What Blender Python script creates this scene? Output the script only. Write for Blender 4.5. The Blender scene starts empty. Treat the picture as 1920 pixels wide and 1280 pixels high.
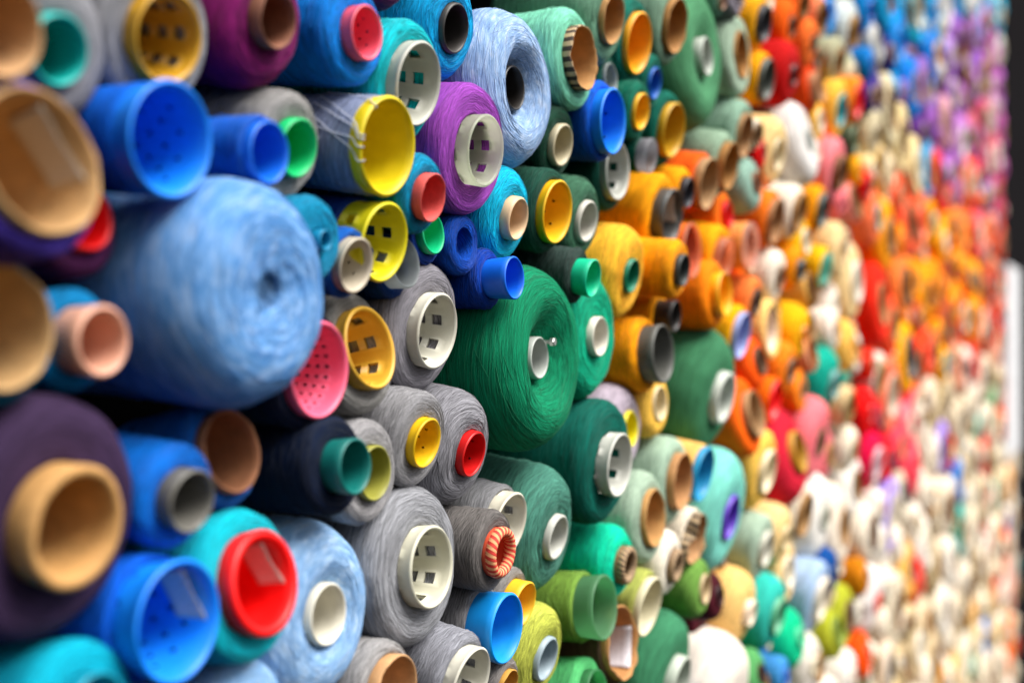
# A wall of stacked yarn cones, seen obliquely from close by.  Units are metres.
# The wall runs along +X, its face looks towards -Y, Z is up (0 = eye level).
import bpy, math, random
from mathutils import Vector, noise

scene = bpy.context.scene
col = scene.collection
R_ = math.radians

# ---------------------------------------------------------------- camera
cam_data = bpy.data.cameras.new('camera')
cam = bpy.data.objects.new('camera', cam_data)
col.objects.link(cam)
cam_data.sensor_width = 36.0
cam_data.lens = 36.0 * 2350 / 1920
cam.location = (0, -0.635, 0)
cam.rotation_euler = (R_(90), 0, -R_(90) + math.atan(1190 / 2350))
cam_data.clip_start = 0.02
cam_data.clip_end = 100
cam_data.dof.use_dof = True
cam_data.dof.focus_distance = 1.36
cam_data.dof.aperture_fstop = 2.0
cam_data.dof.aperture_blades = 0
scene.camera = cam

# ---------------------------------------------------------------- light: soft overcast daylight from above and in front
SUN_EL, SUN_AZ = 55, 8          # degrees; azimuth away from the wall's own normal, towards the far end
world = bpy.data.worlds.new('World')
scene.world = world
world.use_nodes = True
wn = world.node_tree.nodes
wl = world.node_tree.links
sky = wn.new('ShaderNodeTexSky')
sky.sky_type = 'NISHITA'
sky.sun_disc = False
sky.sun_elevation = R_(SUN_EL)
sky.sun_rotation = R_(180 - SUN_AZ)
sky.dust_density = 4.0
sky.ozone_density = 1.0
hsv = wn.new('ShaderNodeHueSaturation')      # cloud cover: the sky is nearly grey
hsv.inputs['Saturation'].default_value = 0.22
wl.new(sky.outputs[0], hsv.inputs['Color'])
wl.new(hsv.outputs[0], wn['Background'].inputs['Color'])
wn['Background'].inputs['Strength'].default_value = 0.085

sun_data = bpy.data.lights.new('sun', 'SUN')
sun_data.energy = 3.2
sun_data.angle = R_(38)
sun_data.color = (1.0, 0.965, 0.91)
sun = bpy.data.objects.new('sun', sun_data)
col.objects.link(sun)
d = Vector((math.sin(R_(SUN_AZ)) * math.cos(R_(SUN_EL)), -math.cos(R_(SUN_AZ)) * math.cos(R_(SUN_EL)), math.sin(R_(SUN_EL))))
sun.rotation_euler = d.to_track_quat('Z', 'Y').to_euler()

vs = scene.view_settings
vs.view_transform = 'Standard'
vs.look = 'None'
vs.gamma = 1.0
vs.use_curve_mapping = False
vs.exposure = 0.86

scene.render.engine = 'CYCLES'
scene.cycles.use_denoising = True
scene.cycles.max_bounces = 8
scene.cycles.transparent_max_bounces = 8

# ---------------------------------------------------------------- every cone that can be told apart:
# x, z, proud of the wall face, pitch in degrees, tube radius, tube overhang, yarn radius, yarn length, yarn, tube, tube kind, label, extras
CONES = [
(0.5269,0.1879,0.0186,6.5,0.0300,0.0123,0.0360,0.083,'#4a3a8c','#c2986c','cb','large tan cardboard tube cropped by the top left corner',{}),
(0.6142,0.1967,-0.0225,11.5,0.0244,0.0073,0.0595,0.128,'#86868b','#12aaa2','pl','grey yarn cone with teal plastic tube in the top left',{}),
(0.7214,0.2290,-0.0280,11.5,0.0351,0.0115,0.0574,0.123,'#8c8c90','#c9982f','sq','grey yarn cone with wide mustard tube, above the bright blue perforated tube',{}),
(0.8308,0.2652,-0.0119,8.9,0.0236,0.0120,0.0579,0.127,'#7d1f60','#8a5a44','cb','magenta yarn cone with brown cardboard tube at the top edge',{}),
(0.9495,0.2788,-0.0034,3.8,0.0250,0.0121,0.0466,0.104,'#0a7fd8','#f4667c','dot','blue yarn cone with pink perforated tube at the top',{}),
(1.0473,0.2524,-0.0074,11.5,0.0415,0.0117,0.0596,0.132,'#05b5bf','#b9b9ae','sq','turquoise yarn cone with pale grey tube with square holes',{}),
(1.1350,0.3255,-0.0091,11.5,0.0260,0.0049,0.0597,0.130,'#0a9fd8','#3a3634','pl','cyan yarn cone with dark brown tube, left of the big pale blue cone',{}),
(1.0101,0.3621,-0.0045,7.8,0.0202,0.0046,0.0482,0.106,'#6a1d52','#8a5a44','cb','maroon yarn cone cut off by top edge above the turquoise cone',{}),
(1.2840,0.2905,0.0039,0.0,0.0257,-0.0150,0.0931,0.170,'#93a9cc','#26221f','pl','big pale blue mottled yarn cone with black sunken tube',{'mot': 0.6, 'dish': 0.3}),
(1.4300,0.3525,0.0006,0.3,0.0411,0.0120,0.0639,0.143,'#7fcdb0','#b98a55','cbs','mint yarn cone with ragged cardboard tube striped in dark brown',{}),
(1.5304,0.4247,0.0044,11.5,0.0333,0.0067,0.0668,0.150,'#6f9a80','#b98a55','cb','sage green cone with cardboard tube above the mint cone',{}),
(1.6563,0.4207,-0.0094,11.5,0.0436,0.0080,0.0603,0.132,'#0c6a5a','#f5a80f','pl','dark teal yarn cone with upright orange yellow oval tube',{}),
(1.7854,0.4734,0.0005,11.5,0.0411,0.0088,0.0621,0.139,'#7f9f88','#a5753f','cb','sage cone with brown cardboard tube left of the big flat green cone',{}),
(1.7421,0.3802,-0.0140,11.5,0.0236,0.0046,0.0413,0.090,'#0e6b58','#0f5fb8','pl','small dark green cone with blue tube',{}),
(1.6577,0.3240,-0.0034,11.5,0.0263,0.0053,0.0414,0.091,'#126b54','#f0b510','pl','small green cone with small bright yellow tube',{}),
(1.8184,0.3236,-0.0182,11.5,0.0423,0.0109,0.0580,0.126,'#0f6050','#c99a20','pl','dark green cone with tall mustard oval tube',{}),
(1.5933,0.3597,-0.0227,0.0,0.0219,0.0040,0.0348,0.074,'#0e5a48','#8f9895','pl','dark green cone with grey ring peeking above the bright blue tube',{}),
(1.5232,0.2886,-0.0014,4.5,0.0436,0.0146,0.0527,0.118,'#0a60d0','#0a86f2','dot','bright blue cone and tube beside the small dark green cones',{'few': 1}),
(1.6111,0.2363,-0.0253,3.5,0.0413,0.0096,0.0555,0.119,'#0e4a3c','#b9bab2','sq','dark green cone with pale grey tube under the bright blue tube',{}),
(1.6988,0.2691,-0.0164,7.6,0.0253,0.0165,0.0247,0.070,'#0e5a48','#b4b4ba','fr','small frosted clear plastic cup tube above the orange cones',{}),
(1.9605,0.4629,-0.0040,0.0,0.0312,0.0027,0.1214,0.170,'#4f8a62','#b9beb4','pl','big flat green yarn cone with small pale tube at the top',{'dish': 0.12}),
(2.1615,0.5067,-0.0059,0.0,0.0415,0.0040,0.0746,0.164,'#a3b8a2','#a5743a','cb','pale sage cone with sunken brown tube right of the flat green cone',{}),
(2.0523,0.5764,-0.0081,11.5,0.0144,0.0062,0.0316,0.070,'#57806a','#b08c78','cb','tiny green cone with tan tube at top edge',{}),
(2.1099,0.5911,0.0019,-11.5,0.0138,0.0040,0.0286,0.070,'#8c8590','#6a6068','pl','mauve grey cone at the top edge beside the orange cones',{}),
(2.0808,0.3016,-0.0114,11.5,0.0410,0.0130,0.0577,0.127,'#8fa890','#a5743a','cb','sage cone with brown tube beside the orange cone with tan tube',{}),
(2.1767,0.3666,-0.0069,11.5,0.0398,0.0075,0.0618,0.136,'#8fb09a','#a57b50','cb','sage cone with narrow brown tube under the pale sage cone',{}),
(2.2612,0.2915,-0.0072,-5.4,0.0196,0.0072,0.0541,0.119,'#8fb0a0','#8a5a40','cb','round pale sage cone with small brown tube',{}),
(0.8718,0.1667,-0.0197,11.5,0.0255,0.0105,0.0470,0.102,'#8f8d8c','#0fc070','pl','grey yarn cone with emerald green tube',{}),
(0.8022,0.1507,0.0050,3.9,0.0254,0.0085,0.0290,0.070,'#0a5fc4','#0a70e0','pl','royal blue narrow cone touching the top of the giant light blue cone',{}),
(0.6929,0.1463,-0.0095,4.2,0.0412,0.0212,0.0408,0.092,'#0a62cc','#0a86f2','dot','large bright blue cone with wide perforated blue mouth',{'lip': 1}),
(0.9777,0.1808,0.0000,7.4,0.0464,0.0135,0.0461,0.104,'#8a95b4','#e0c81a','pl','pale lavender yarn on big yellow tube with loose thread ends',{'wisp': 1}),
(0.5550,0.1092,0.0236,-11.5,0.0473,0.0093,0.0569,0.132,'#4b3a99','#bb9464','cb','purple cone with huge tan cardboard mouth at left edge',{'paper': 1}),
(0.6423,0.0872,-0.0304,-11.3,0.0263,0.0083,0.0420,0.089,'#3a1238','#d8080c','pl','dark plum cone with red tube beside the giant light blue cone',{}),
(0.7783,0.0378,0.0361,1.0,0.0142,0.0202,0.0911,0.210,'#4c8aca','#38699c','none','giant light blue cone with dented closed end, nearest of all',{'mot': 0.5, 'dish': 0.06}),
(0.5519,0.0088,-0.0077,-2.9,0.0406,0.0099,0.0502,0.111,'#0a5a78','#bd9868','cb','teal cone with wide tan tube cropped by the left edge',{}),
(0.6380,0.0008,-0.0254,1.8,0.0251,0.0254,0.0364,0.080,'#0a78b0','#dca58c','pl','teal blue cone with thick peach tube',{'thick': 1}),
(0.8847,0.0870,0.0008,2.1,0.0091,0.0083,0.0386,0.086,'#0a86ad','#0a86ad','pl','teal cone half hidden behind the giant light blue cone',{}),
(0.9428,0.0700,-0.0077,11.5,0.0257,0.0095,0.0319,0.070,'#0a5fb8','#c3b8a4','dot','blue cone with beige tube with three dark holes',{'few': 1}),
(0.9949,0.0988,-0.0350,10.4,0.0382,0.0345,0.0381,0.084,'#0a3f90','#ddd01f','sq','dark blue cone with long open yellow ring with windows',{}),
(1.0513,0.0759,-0.0299,-5.7,0.0257,0.0164,0.0322,0.070,'#0a3a80','#adb4b6','fr','blue cone with grey translucent ring behind the yellow ring',{}),
(1.0541,0.1419,0.0049,11.5,0.0239,0.0110,0.0397,0.090,'#0a88b0','#d85a55','cb','teal cone with salmon red cardboard tube',{}),
(1.1092,0.1103,-0.0251,-3.5,0.0218,0.0091,0.0308,0.070,'#0a3f98','#0fc888','pl','blue cone with small bright green tube',{}),
(1.1695,0.1043,-0.0133,0.0,0.0170,0.0052,0.0330,0.072,'#0a48a8','#0a3a90','none','royal blue hollow yarn roll without a tube',{}),
(1.2720,0.1406,-0.0106,11.5,0.0254,0.0105,0.0566,0.124,'#0ab5d8','#e0bf98','pl','cyan yarn cone with short beige tube',{'thick': 1}),
(1.2279,0.0694,-0.0127,-0.5,0.0240,0.0298,0.0332,0.075,'#0a3fa0','#0f6fe8','pl','royal blue narrow cone lying with bright blue tube end',{}),
(1.1582,0.2012,0.0034,7.3,0.0380,0.0158,0.0693,0.157,'#9a4db0','#e2e6d2','frs','purple yarn cone with clear plastic tube',{}),
(1.4109,0.2434,-0.0152,11.5,0.0270,0.0076,0.0470,0.102,'#16402f','#bdb294','pl','very dark green cone with cream tube left of the bright blue tube',{'thick': 1}),
(1.3740,0.1572,-0.0077,8.8,0.0389,0.0098,0.0517,0.114,'#1f4a3c','#f0b81a','dot','dark green cone with yellow mouth and three dots',{'few': 1}),
(1.4786,0.1543,-0.0085,11.5,0.0274,0.0053,0.0549,0.120,'#3f6a52','#c5c1b6','pl','moss green cone with thick white tube',{'thick': 1}),
(1.4336,0.0813,0.0022,9.0,0.0242,0.0207,0.0347,0.079,'#33443f','#10c896','pl','small dark slate green cone with mint tube end',{}),
(1.3326,-0.0194,0.0135,0.0,0.0251,-0.0159,0.1113,0.170,'#0a7a55','#b0b4ae','pl','biggest emerald green yarn cone with sunken pale tube and bolt',{'dish': 0.3, 'bolt': 1}),
(1.5200,0.0067,-0.0116,2.9,0.0262,0.0079,0.0864,0.170,'#0fa07a','#ddd8ca','pl','jade green cone with white tube behind the emerald cone',{}),
(1.7960,0.1904,-0.0207,9.3,0.0426,0.0188,0.0632,0.139,'#f5a31a','#4a4a48','pl','orange yarn cone with charcoal tube and paper slip inside',{'paper': 1}),
(1.8820,0.2349,-0.0153,11.5,0.0243,0.0102,0.0387,0.084,'#ffa50f','#2e2e36','pl','orange cone with black tube behind the charcoal tube cone',{}),
(1.9677,0.2593,-0.0142,11.5,0.0426,0.0145,0.0489,0.108,'#f5682a','#b08a60','cb','orange red cone with tan cardboard mouth',{}),
(1.6402,0.0920,-0.0102,11.5,0.0242,0.0053,0.0680,0.148,'#ffbf45','#0a7a5c','pl','golden yellow cone with small green tube',{}),
(1.7469,0.1046,0.0252,7.5,0.0238,0.0081,0.0438,0.102,'#f9a52a','#3a3e3c','pl','small orange cone with dark grey tube, middle of the orange stack',{}),
(1.8042,0.0412,-0.0277,6.7,0.0242,0.0279,0.0375,0.082,'#f7a220','#24201e','pl','orange cone with long black tube',{}),
(1.7216,-0.0184,-0.0140,-1.4,0.0433,0.0244,0.0555,0.124,'#fba40f','#5a5a55','pl','orange cone with long grey tube left of the forest green cone',{}),
(1.7910,-0.0939,-0.0225,0.0,0.0266,0.0034,0.0532,0.114,'#fbc75a','#e0cfa8','pl','pale yellow flat cone with cream tube under the grey tube',{}),
(1.6782,-0.1253,-0.0263,0.0,0.0260,0.0040,0.0658,0.140,'#b5a8b5','#e8d82a','pl','lavender grey cone with lemon yellow tube',{}),
(1.5419,-0.1619,-0.0023,5.1,0.0430,0.0176,0.0839,0.170,'#0b5f52','#c5c5bc','sq','deep teal green cone with pale grey tube with holes',{}),
(2.0469,-0.0937,-0.0087,11.5,0.0449,0.0123,0.1137,0.170,'#3f7a56','#c3c8be','pl','big forest green cone with frosty white tube',{'thick': 1}),
(1.8384,-0.2149,-0.0123,3.4,0.0443,0.0124,0.0684,0.151,'#9db5a0','#b58455','cb','sage cone with cardboard mouth below the forest green cone',{}),
(1.9499,-0.2135,-0.0130,11.5,0.0453,0.0109,0.0485,0.106,'#f5c070','#0a8fc0','pl','pale orange cone with bright blue tube',{}),
(2.1079,-0.3046,-0.0087,11.5,0.0397,0.0047,0.1137,0.170,'#7fd0c0','#6a45c0','pl','pale turquoise cone with purple tube',{}),
(1.7144,-0.2559,-0.0070,-0.5,0.0421,0.0077,0.0682,0.150,'#a5baa5','#b98a52','cb','pale sage cone with wide cardboard mouth, lower left of its twin',{}),
(1.7994,-0.3376,-0.0042,7.4,0.0254,0.0042,0.0508,0.112,'#f3ead8','#6a4c34','rope2','cream cone with striped brown toothed tube',{}),
(1.9052,-0.3108,-0.0118,11.5,0.0431,0.0120,0.0467,0.103,'#eee0cc','#b5885c','cbs','cream cone with crumpled folded cardboard tube',{'crump': 1}),
(1.9420,-0.3983,-0.0011,1.8,0.0245,0.0040,0.0499,0.110,'#6f9a48','#c8b088','pl','olive green cone with small cream sunken tube',{}),
(1.6014,-0.3055,-0.0070,4.0,0.0256,0.0070,0.0522,0.115,'#0fd0a5','#8a6844','rope2','bright mint cone with striped cardboard tube',{}),
(1.5184,-0.3493,-0.0252,-3.5,0.0426,0.0283,0.0466,0.103,'#7a9f45','#84bc8e','fr','olive green cone with wide translucent green tube',{}),
(1.6945,-0.3790,-0.0106,11.5,0.0440,0.0108,0.0508,0.112,'#b0b560','#d8cfae','pl','lime yellow cone with cream tube',{}),
(1.5925,-0.4119,-0.0124,-6.2,0.0509,0.0121,0.0548,0.121,'#5a4632','#b5824f','cb','torn cardboard tube with white printed label inside',{'label_in': 1}),
(1.8286,-0.5212,-0.0139,11.5,0.0424,0.0142,0.1010,0.170,'#3f7f5c','#b4bcae','pl','big dark green cone with pale tube at the bottom edge',{}),
(2.1265,-0.6364,-0.0067,11.5,0.0278,0.0174,0.1195,0.170,'#efe4d8','#d8d0c8','pl','big white cone at the bottom edge',{}),
(1.5023,-0.4585,-0.0124,-7.2,0.0318,0.0125,0.0474,0.104,'#5fbf78','#6ab880','fr','light green cone with green tube at the bottom edge',{}),
(1.3561,-0.3789,-0.0084,11.5,0.0274,0.0054,0.0614,0.134,'#b5bb55','#98a8b0','pl','yellow green cone with grey blue tube',{'thick': 1}),
(1.3038,-0.3014,-0.0256,11.5,0.0272,0.0181,0.0374,0.081,'#8f8a85','#f7bf3a','pl','grey cone with yellow tube behind the bright blue cup',{}),
(1.2272,-0.3136,-0.0246,3.2,0.0393,0.0330,0.0452,0.101,'#7f7d7e','#0f94e6','pl','grey cone with long bright blue cup tube',{}),
(1.4018,-0.2402,-0.0172,10.3,0.0289,0.0072,0.0830,0.170,'#4a8070','#bdbdb4','pl','big heathered slate green cone with pale grey tube',{'thick': 1}),
(1.2060,-0.2280,0.0031,3.7,0.0272,0.0070,0.0443,0.099,'#6a6664','#d85a40','rope','dark grey cone with tube wrapped in orange striped cord',{}),
(1.2861,-0.2084,-0.0338,11.5,0.0393,0.0165,0.0433,0.093,'#8f8f92','#d8d2c0','sq','grey cone with wide cream tube behind the orange striped tube',{}),
(1.1935,-0.1209,-0.0226,11.5,0.0254,0.0080,0.0656,0.141,'#87868c','#d00a12','dot','grey yarn cone with shiny red tube',{'few': 1}),
(1.0864,-0.1007,-0.0189,11.5,0.0260,0.0090,0.0502,0.109,'#908f92','#edbe16','dot','grey yarn cone with yellow tube left of the red tube',{'few': 1}),
(1.1212,0.0123,-0.0306,8.4,0.0402,0.0127,0.0689,0.147,'#8e8b92','#d2cfc0','sq','lavender grey yarn cone with cream tube with square holes',{}),
(1.0813,-0.2256,-0.0153,-1.1,0.0418,0.0144,0.0807,0.170,'#8f9095','#d2cfba','sq','large grey yarn cone with big cream tube in lower middle',{}),
(0.9981,-0.0083,-0.0326,-11.5,0.0406,0.0137,0.0601,0.128,'#8a8885','#dfae42','sq','grey cone with mustard tube right of the pink net tube',{}),
(0.8945,-0.0246,-0.0132,2.3,0.0430,0.0103,0.0524,0.115,'#141c38','#f06a88','net','navy cone with pink net tube below the giant light blue cone',{}),
(0.9105,-0.1091,0.0021,-1.7,0.0248,0.0201,0.0437,0.100,'#0c1830','#12706a','pl','navy black cone with long teal tube',{}),
(0.9960,-0.1239,-0.0190,2.1,0.0266,0.0066,0.0505,0.109,'#9c9a9c','#93913f','pl','grey cone with olive tube behind the teal tube',{}),
(0.7954,-0.0894,-0.0269,-11.5,0.0342,0.0087,0.0441,0.094,'#0a5aa8','#8a5a3c','cb','blue cone with wide brown cardboard mouth under the giant cone',{}),
(0.7212,-0.1165,-0.0085,7.8,0.0241,0.0143,0.0399,0.089,'#0a6fd0','#6a6862','pl','blue yarn cone with grey tube',{}),
(0.6056,-0.1204,-0.0111,5.9,0.0420,0.0208,0.0833,0.170,'#3a2a45','#b98c55','cb','huge dark purple cone with thick tan tube in the lower left',{'thick': 1}),
(0.6999,-0.2024,-0.0147,0.0,0.0436,0.0265,0.0468,0.105,'#0a5ccc','#0a86f2','dot','blue cone with wide perforated blue mouth in lower left',{'lip': 1, 'paper': 1}),
(0.7994,-0.1935,-0.0026,-8.6,0.0423,0.0147,0.0613,0.137,'#0ab5c5','#ee0610','pl','turquoise cone with red tube and paper slip inside',{'paper': 1, 'thick': 1}),
(0.9247,-0.2435,-0.0158,0.0,0.0281,0.0000,0.0838,0.170,'#8fb5dc','#ddd8c8','pl','big pale blue mottled cone with white tube in lower left',{'mot': 0.6, 'dish': 0.1}),
(0.6247,-0.2502,-0.0042,-7.6,0.0268,0.0147,0.0498,0.111,'#0aa5bf','#0a8fa8','pl','turquoise cone cut by the bottom edge in the left corner',{}),
(0.8127,-0.3045,-0.0072,-7.7,0.0194,0.0089,0.0498,0.110,'#8fb8e0','#ddd8c8','pl','pale blue cone cut by the bottom edge',{'mot': 0.5}),
(1.0138,-0.3340,-0.0128,3.3,0.0370,0.0122,0.0481,0.106,'#9a9898','#c09468','cb','grey cone with tan tube at the bottom edge',{}),
(1.1451,-0.3537,-0.0050,11.5,0.0394,0.0137,0.0504,0.112,'#8f9098','#d2cfc0','sq','grey cone with cream tube at the bottom edge below the blue cup',{}),
(1.2474,-0.3872,-0.0054,11.5,0.0226,0.0055,0.0335,0.074,'#8f8a88','#c09040','cb','small grey cone with tan tube at bottom edge',{}),
(2.3080,0.5959,-0.0093,11.5,0.0349,0.0095,0.0501,0.110,'#ffb030','#34343a','pl','blurred orange cone with charcoal tube just above orange cone with charcoal tube',{}),
(2.3266,0.4946,-0.0099,11.5,0.0392,0.0101,0.0504,0.111,'#f8a820','#565a52','pl','blurred orange cone with charcoal tube just below orange cone with charcoal tube',{}),
(2.5274,0.6396,-0.0089,11.5,0.0195,0.0048,0.0542,0.118,'#ff6a1a','#6a4a30','cb','blurred orange cone with brown tube just left of orange cone with brown tube',{}),
(2.6928,0.6383,-0.0043,11.5,0.0183,0.0044,0.0527,0.116,'#ff7a3a','#5a4028','cb','blurred orange cone with brown tube just right of orange cone with brown tube',{}),
(2.7775,0.7123,-0.0082,11.5,0.0365,0.0084,0.0472,0.104,'#f08a60','#8a6438','cb','blurred coral cone with brown tube just left of white cone with white tube',{}),
(2.6172,0.7062,-0.0054,11.5,0.0279,0.0055,0.0447,0.098,'#f07a38','#7a5520','cb','blurred orange cone with brown tube just left of coral cone with brown tube',{}),
(2.4860,0.5309,0.0047,11.5,0.0213,0.0059,0.0666,0.149,'#c01008','#700804','pl','blurred red cone with maroon tube in the far upper part',{}),
(2.7521,0.5553,-0.0196,-7.0,0.0338,0.0198,0.0499,0.110,'#e04a10','#c09068','cb','blurred orange red cone with coral tube in the far upper part',{}),
(3.1313,0.7630,-0.0133,11.5,0.0367,0.0135,0.0737,0.162,'#d8e0dc','#9a7440','cb','blurred white cone with brown tube just right of blue cone with blue tube',{}),
(2.9715,0.6584,-0.0108,11.5,0.0288,0.0102,0.0527,0.116,'#b8b898','#8a6434','cb','blurred tan cone with brown tube just above orange cone with teal tube',{}),
(3.3261,0.8597,-0.0059,11.5,0.0277,0.0060,0.0638,0.140,'#0a8fe0','#0a5fc0','pl','blurred blue cone with blue tube just left of pale grey cone with pale grey tube',{}),
(3.4282,0.7963,-0.0061,-8.4,0.0427,0.0061,0.0599,0.132,'#d8d6d0','#c8c6c0','pl','blurred pale grey cone with pale grey tube just right of blue cone with blue tube',{}),
(3.3404,0.7233,-0.0045,5.7,0.0209,0.0045,0.0431,0.095,'#0a7fd0','#0a60b8','pl','blurred blue cone with blue tube just below blue cone with blue tube',{}),
(2.9681,0.5416,-0.0041,11.5,0.0387,0.0041,0.0700,0.154,'#ffc050','#0aa0a8','pl','blurred orange cone with teal tube in the far upper part',{}),
(3.1634,0.5963,-0.0049,11.5,0.0437,0.0050,0.0583,0.128,'#ff9030','#f00a05','pl','blurred orange cone with red tube just above sage cone with green tube',{}),
(2.6592,0.4268,-0.0049,-11.5,0.0238,0.0050,0.0941,0.170,'#dcd8d4','#a8aca4','pl','blurred white cone with grey tube just below orange red cone with coral tube',{}),
(2.4213,0.3656,-0.0087,11.5,0.0323,0.0041,0.0730,0.160,'#f3d090','#e0cfa8','pl','blurred peach cone with cream tube just right of red cone with red tube',{}),
(2.2624,0.3797,-0.0053,11.5,0.0226,0.0050,0.0285,0.070,'#f5ead5','#7a5838','cb','blurred cream cone with brown tube just left of red cone with red tube',{}),
(2.3185,0.3578,-0.0099,0.0,0.0151,0.0040,0.0351,0.077,'#e80a05','#b00505','pl','blurred red cone with red tube just right of cream cone with brown tube',{}),
(2.9201,0.3901,-0.0032,11.5,0.0405,0.0161,0.0802,0.170,'#ff8a90','#7a5030','cb','blurred pink cone with brown tube just left of pink cone with pink tube',{}),
(3.1250,0.4924,-0.0057,4.1,0.0340,0.0057,0.0393,0.086,'#55604a','#6a7a58','pl','blurred sage cone with green tube just above amber cone with orange tube',{}),
(3.4133,0.5457,-0.0060,11.5,0.0354,0.0061,0.0710,0.156,'#d5c8a5','#b8a888','pl','blurred cream cone with tan tube just right of orange cone with brown tube',{}),
(3.1895,0.4268,-0.0043,3.5,0.0200,0.0043,0.0400,0.088,'#ffae05','#e08a05','pl','blurred amber cone with orange tube just below sage cone with green tube',{}),
(3.2979,0.3952,-0.0039,11.5,0.0247,0.0040,0.0413,0.091,'#e80500','#a00505','pl','blurred red cone with red tube just right of amber cone with orange tube',{}),
(2.5763,0.2660,-0.0096,11.5,0.0418,0.0097,0.0574,0.126,'#f5ead8','#a07848','cb','blurred white cone with brown tube just above orange cone with charcoal tube',{}),
(2.7877,0.2902,-0.0108,11.5,0.0390,0.0110,0.0545,0.120,'#ffa515','#4a504c','pl','blurred orange cone with charcoal tube just right of amber cone with cream tube',{}),
(2.3878,0.2335,-0.0101,11.5,0.0442,0.0103,0.0578,0.127,'#ff7f30','#a5754a','cb','blurred orange cone with brown tube just above orange cone with cream tube',{}),
(3.0248,0.3289,-0.0100,11.5,0.0191,0.0041,0.0420,0.092,'#ff8088','#c05060','pl','blurred pink cone with pink tube in the far upper part',{}),
(3.1377,0.3427,-0.0070,-11.5,0.0407,0.0071,0.0487,0.107,'#ff9a90','#8a6438','cb','blurred pink cone with brown tube just below amber cone with orange tube',{}),
(2.2190,0.1739,-0.0087,2.0,0.0415,0.0087,0.0426,0.094,'#f5a860','#eec8b8','fr','blurred orange cone with frosted cream tube in the far middle part',{}),
(1.8880,0.1428,-0.0071,1.9,0.0445,0.0058,0.0437,0.096,'#f07a30','#f0a880','fr','blurred orange cone with frosted coral tube just below orange cone with black tube',{}),
(2.0875,0.1437,-0.0210,11.5,0.0366,0.0131,0.0571,0.124,'#ffa80a','#f0b090','fr','blurred orange cone with frosted coral tube just below orange cone with red tube',{}),
(2.0026,0.0780,0.0005,-0.8,0.0369,0.0156,0.0584,0.132,'#ff8a10','#ffb505','pl','blurred orange cone with amber tube just left of orange cone with frosted coral tube',{}),
(2.1680,0.0114,-0.0122,11.5,0.0426,0.0096,0.0531,0.116,'#ffb010','#9aa5d8','pl','blurred amber cone with pale blue tube in the far middle part',{}),
(2.2503,0.0724,-0.0054,11.5,0.0244,0.0055,0.0450,0.099,'#ff8a4a','#5a4030','cb','blurred orange cone with brown tube just below orange cone with cream tube',{}),
(2.4235,0.1242,-0.0063,11.5,0.0229,0.0064,0.0543,0.119,'#f5ead8','#8a6a50','cb','blurred white cone with brown tube just right of orange cone with cream tube',{}),
(2.5943,0.1493,-0.0102,11.5,0.0221,0.0104,0.0466,0.103,'#f5950a','#4a4a48','pl','blurred orange cone with charcoal tube just left of peach cone with brown tube',{}),
(2.6928,0.1126,-0.0093,-11.5,0.0343,0.0095,0.0425,0.093,'#e0b060','#7a5428','cb','blurred peach cone with brown tube just below amber cone with cream tube',{}),
(2.8190,0.1629,-0.0096,11.5,0.0370,0.0098,0.0502,0.110,'#ffc00a','#7fd5c8','fr','blurred amber cone with frosted teal tube in the far middle part',{}),
(2.9910,0.2139,-0.0048,1.9,0.0314,0.0048,0.0705,0.155,'#f0d098','#d8b888','pl','blurred peach cone with peach tube in the far middle part',{}),
(2.3724,0.0225,-0.0042,0.0,0.0451,-0.0052,0.0594,0.129,'#ffd080','#f0d5c0','pl','blurred peach cone with cream tube just right of orange cone with brown tube',{}),
(2.2868,-0.0371,-0.0083,-11.5,0.0258,0.0072,0.0516,0.113,'#ff6010','#6a4c34','cb','blurred orange cone with brown tube just left of peach cone with cream tube',{}),
(2.4981,-0.0577,-0.0037,11.5,0.0246,0.0059,0.0557,0.123,'#ff8a30','#8a6448','cb','blurred orange cone with brown tube just left of amber cone with orange tube',{}),
(2.5893,0.0121,0.0014,11.5,0.0221,0.0055,0.0641,0.143,'#ffb808','#e08a10','pl','blurred amber cone with orange tube just left of coral cone with orange tube',{}),
(2.6831,-0.0238,-0.0049,-11.5,0.0331,0.0050,0.0411,0.090,'#f5a880','#a05a28','cb','blurred coral cone with orange tube in the far middle part',{}),
(2.8961,-0.0979,-0.0079,11.5,0.0342,0.0113,0.0808,0.170,'#0aa58f','#5f9a94','pl','blurred teal cone with pale teal tube in the far middle part',{}),
(2.9314,0.0272,-0.0074,0.2,0.0247,0.0054,0.0532,0.117,'#f3e5d8','#c8a888','pl','blurred white cone with peach tube in the far middle part',{}),
(3.1123,-0.0104,-0.0042,-0.1,0.0261,0.0042,0.0679,0.149,'#ffc060','#e0a040','pl','blurred orange cone with orange tube just above peach cone with brown tube',{}),
(3.4738,-0.0957,-0.0114,11.5,0.0432,0.0116,0.0665,0.146,'#f6ecdc','#9a7848','cb','blurred white cone with brown tube just right of red cone with red tube',{}),
(2.3800,-0.1139,-0.0056,10.0,0.0410,0.0057,0.0462,0.102,'#ff7a18','#f80a00','pl','blurred orange cone with red tube just right of orange cone with brown tube',{}),
(2.2204,-0.1329,-0.0064,-11.5,0.0434,0.0141,0.0736,0.164,'#ff6a1a','#b08a60','cb','blurred orange cone with tan tube in the far middle part',{}),
(2.3340,-0.2450,-0.0099,11.5,0.0423,0.0102,0.0769,0.169,'#fbc860','#e8d8b4','pl','blurred amber cone with cream tube just below orange cone with red tube',{}),
(2.5610,-0.2275,-0.0080,-11.5,0.0438,0.0109,0.1054,0.170,'#c8283a','#c09030','pl','blurred red cone with amber tube in the far middle part',{}),
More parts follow.
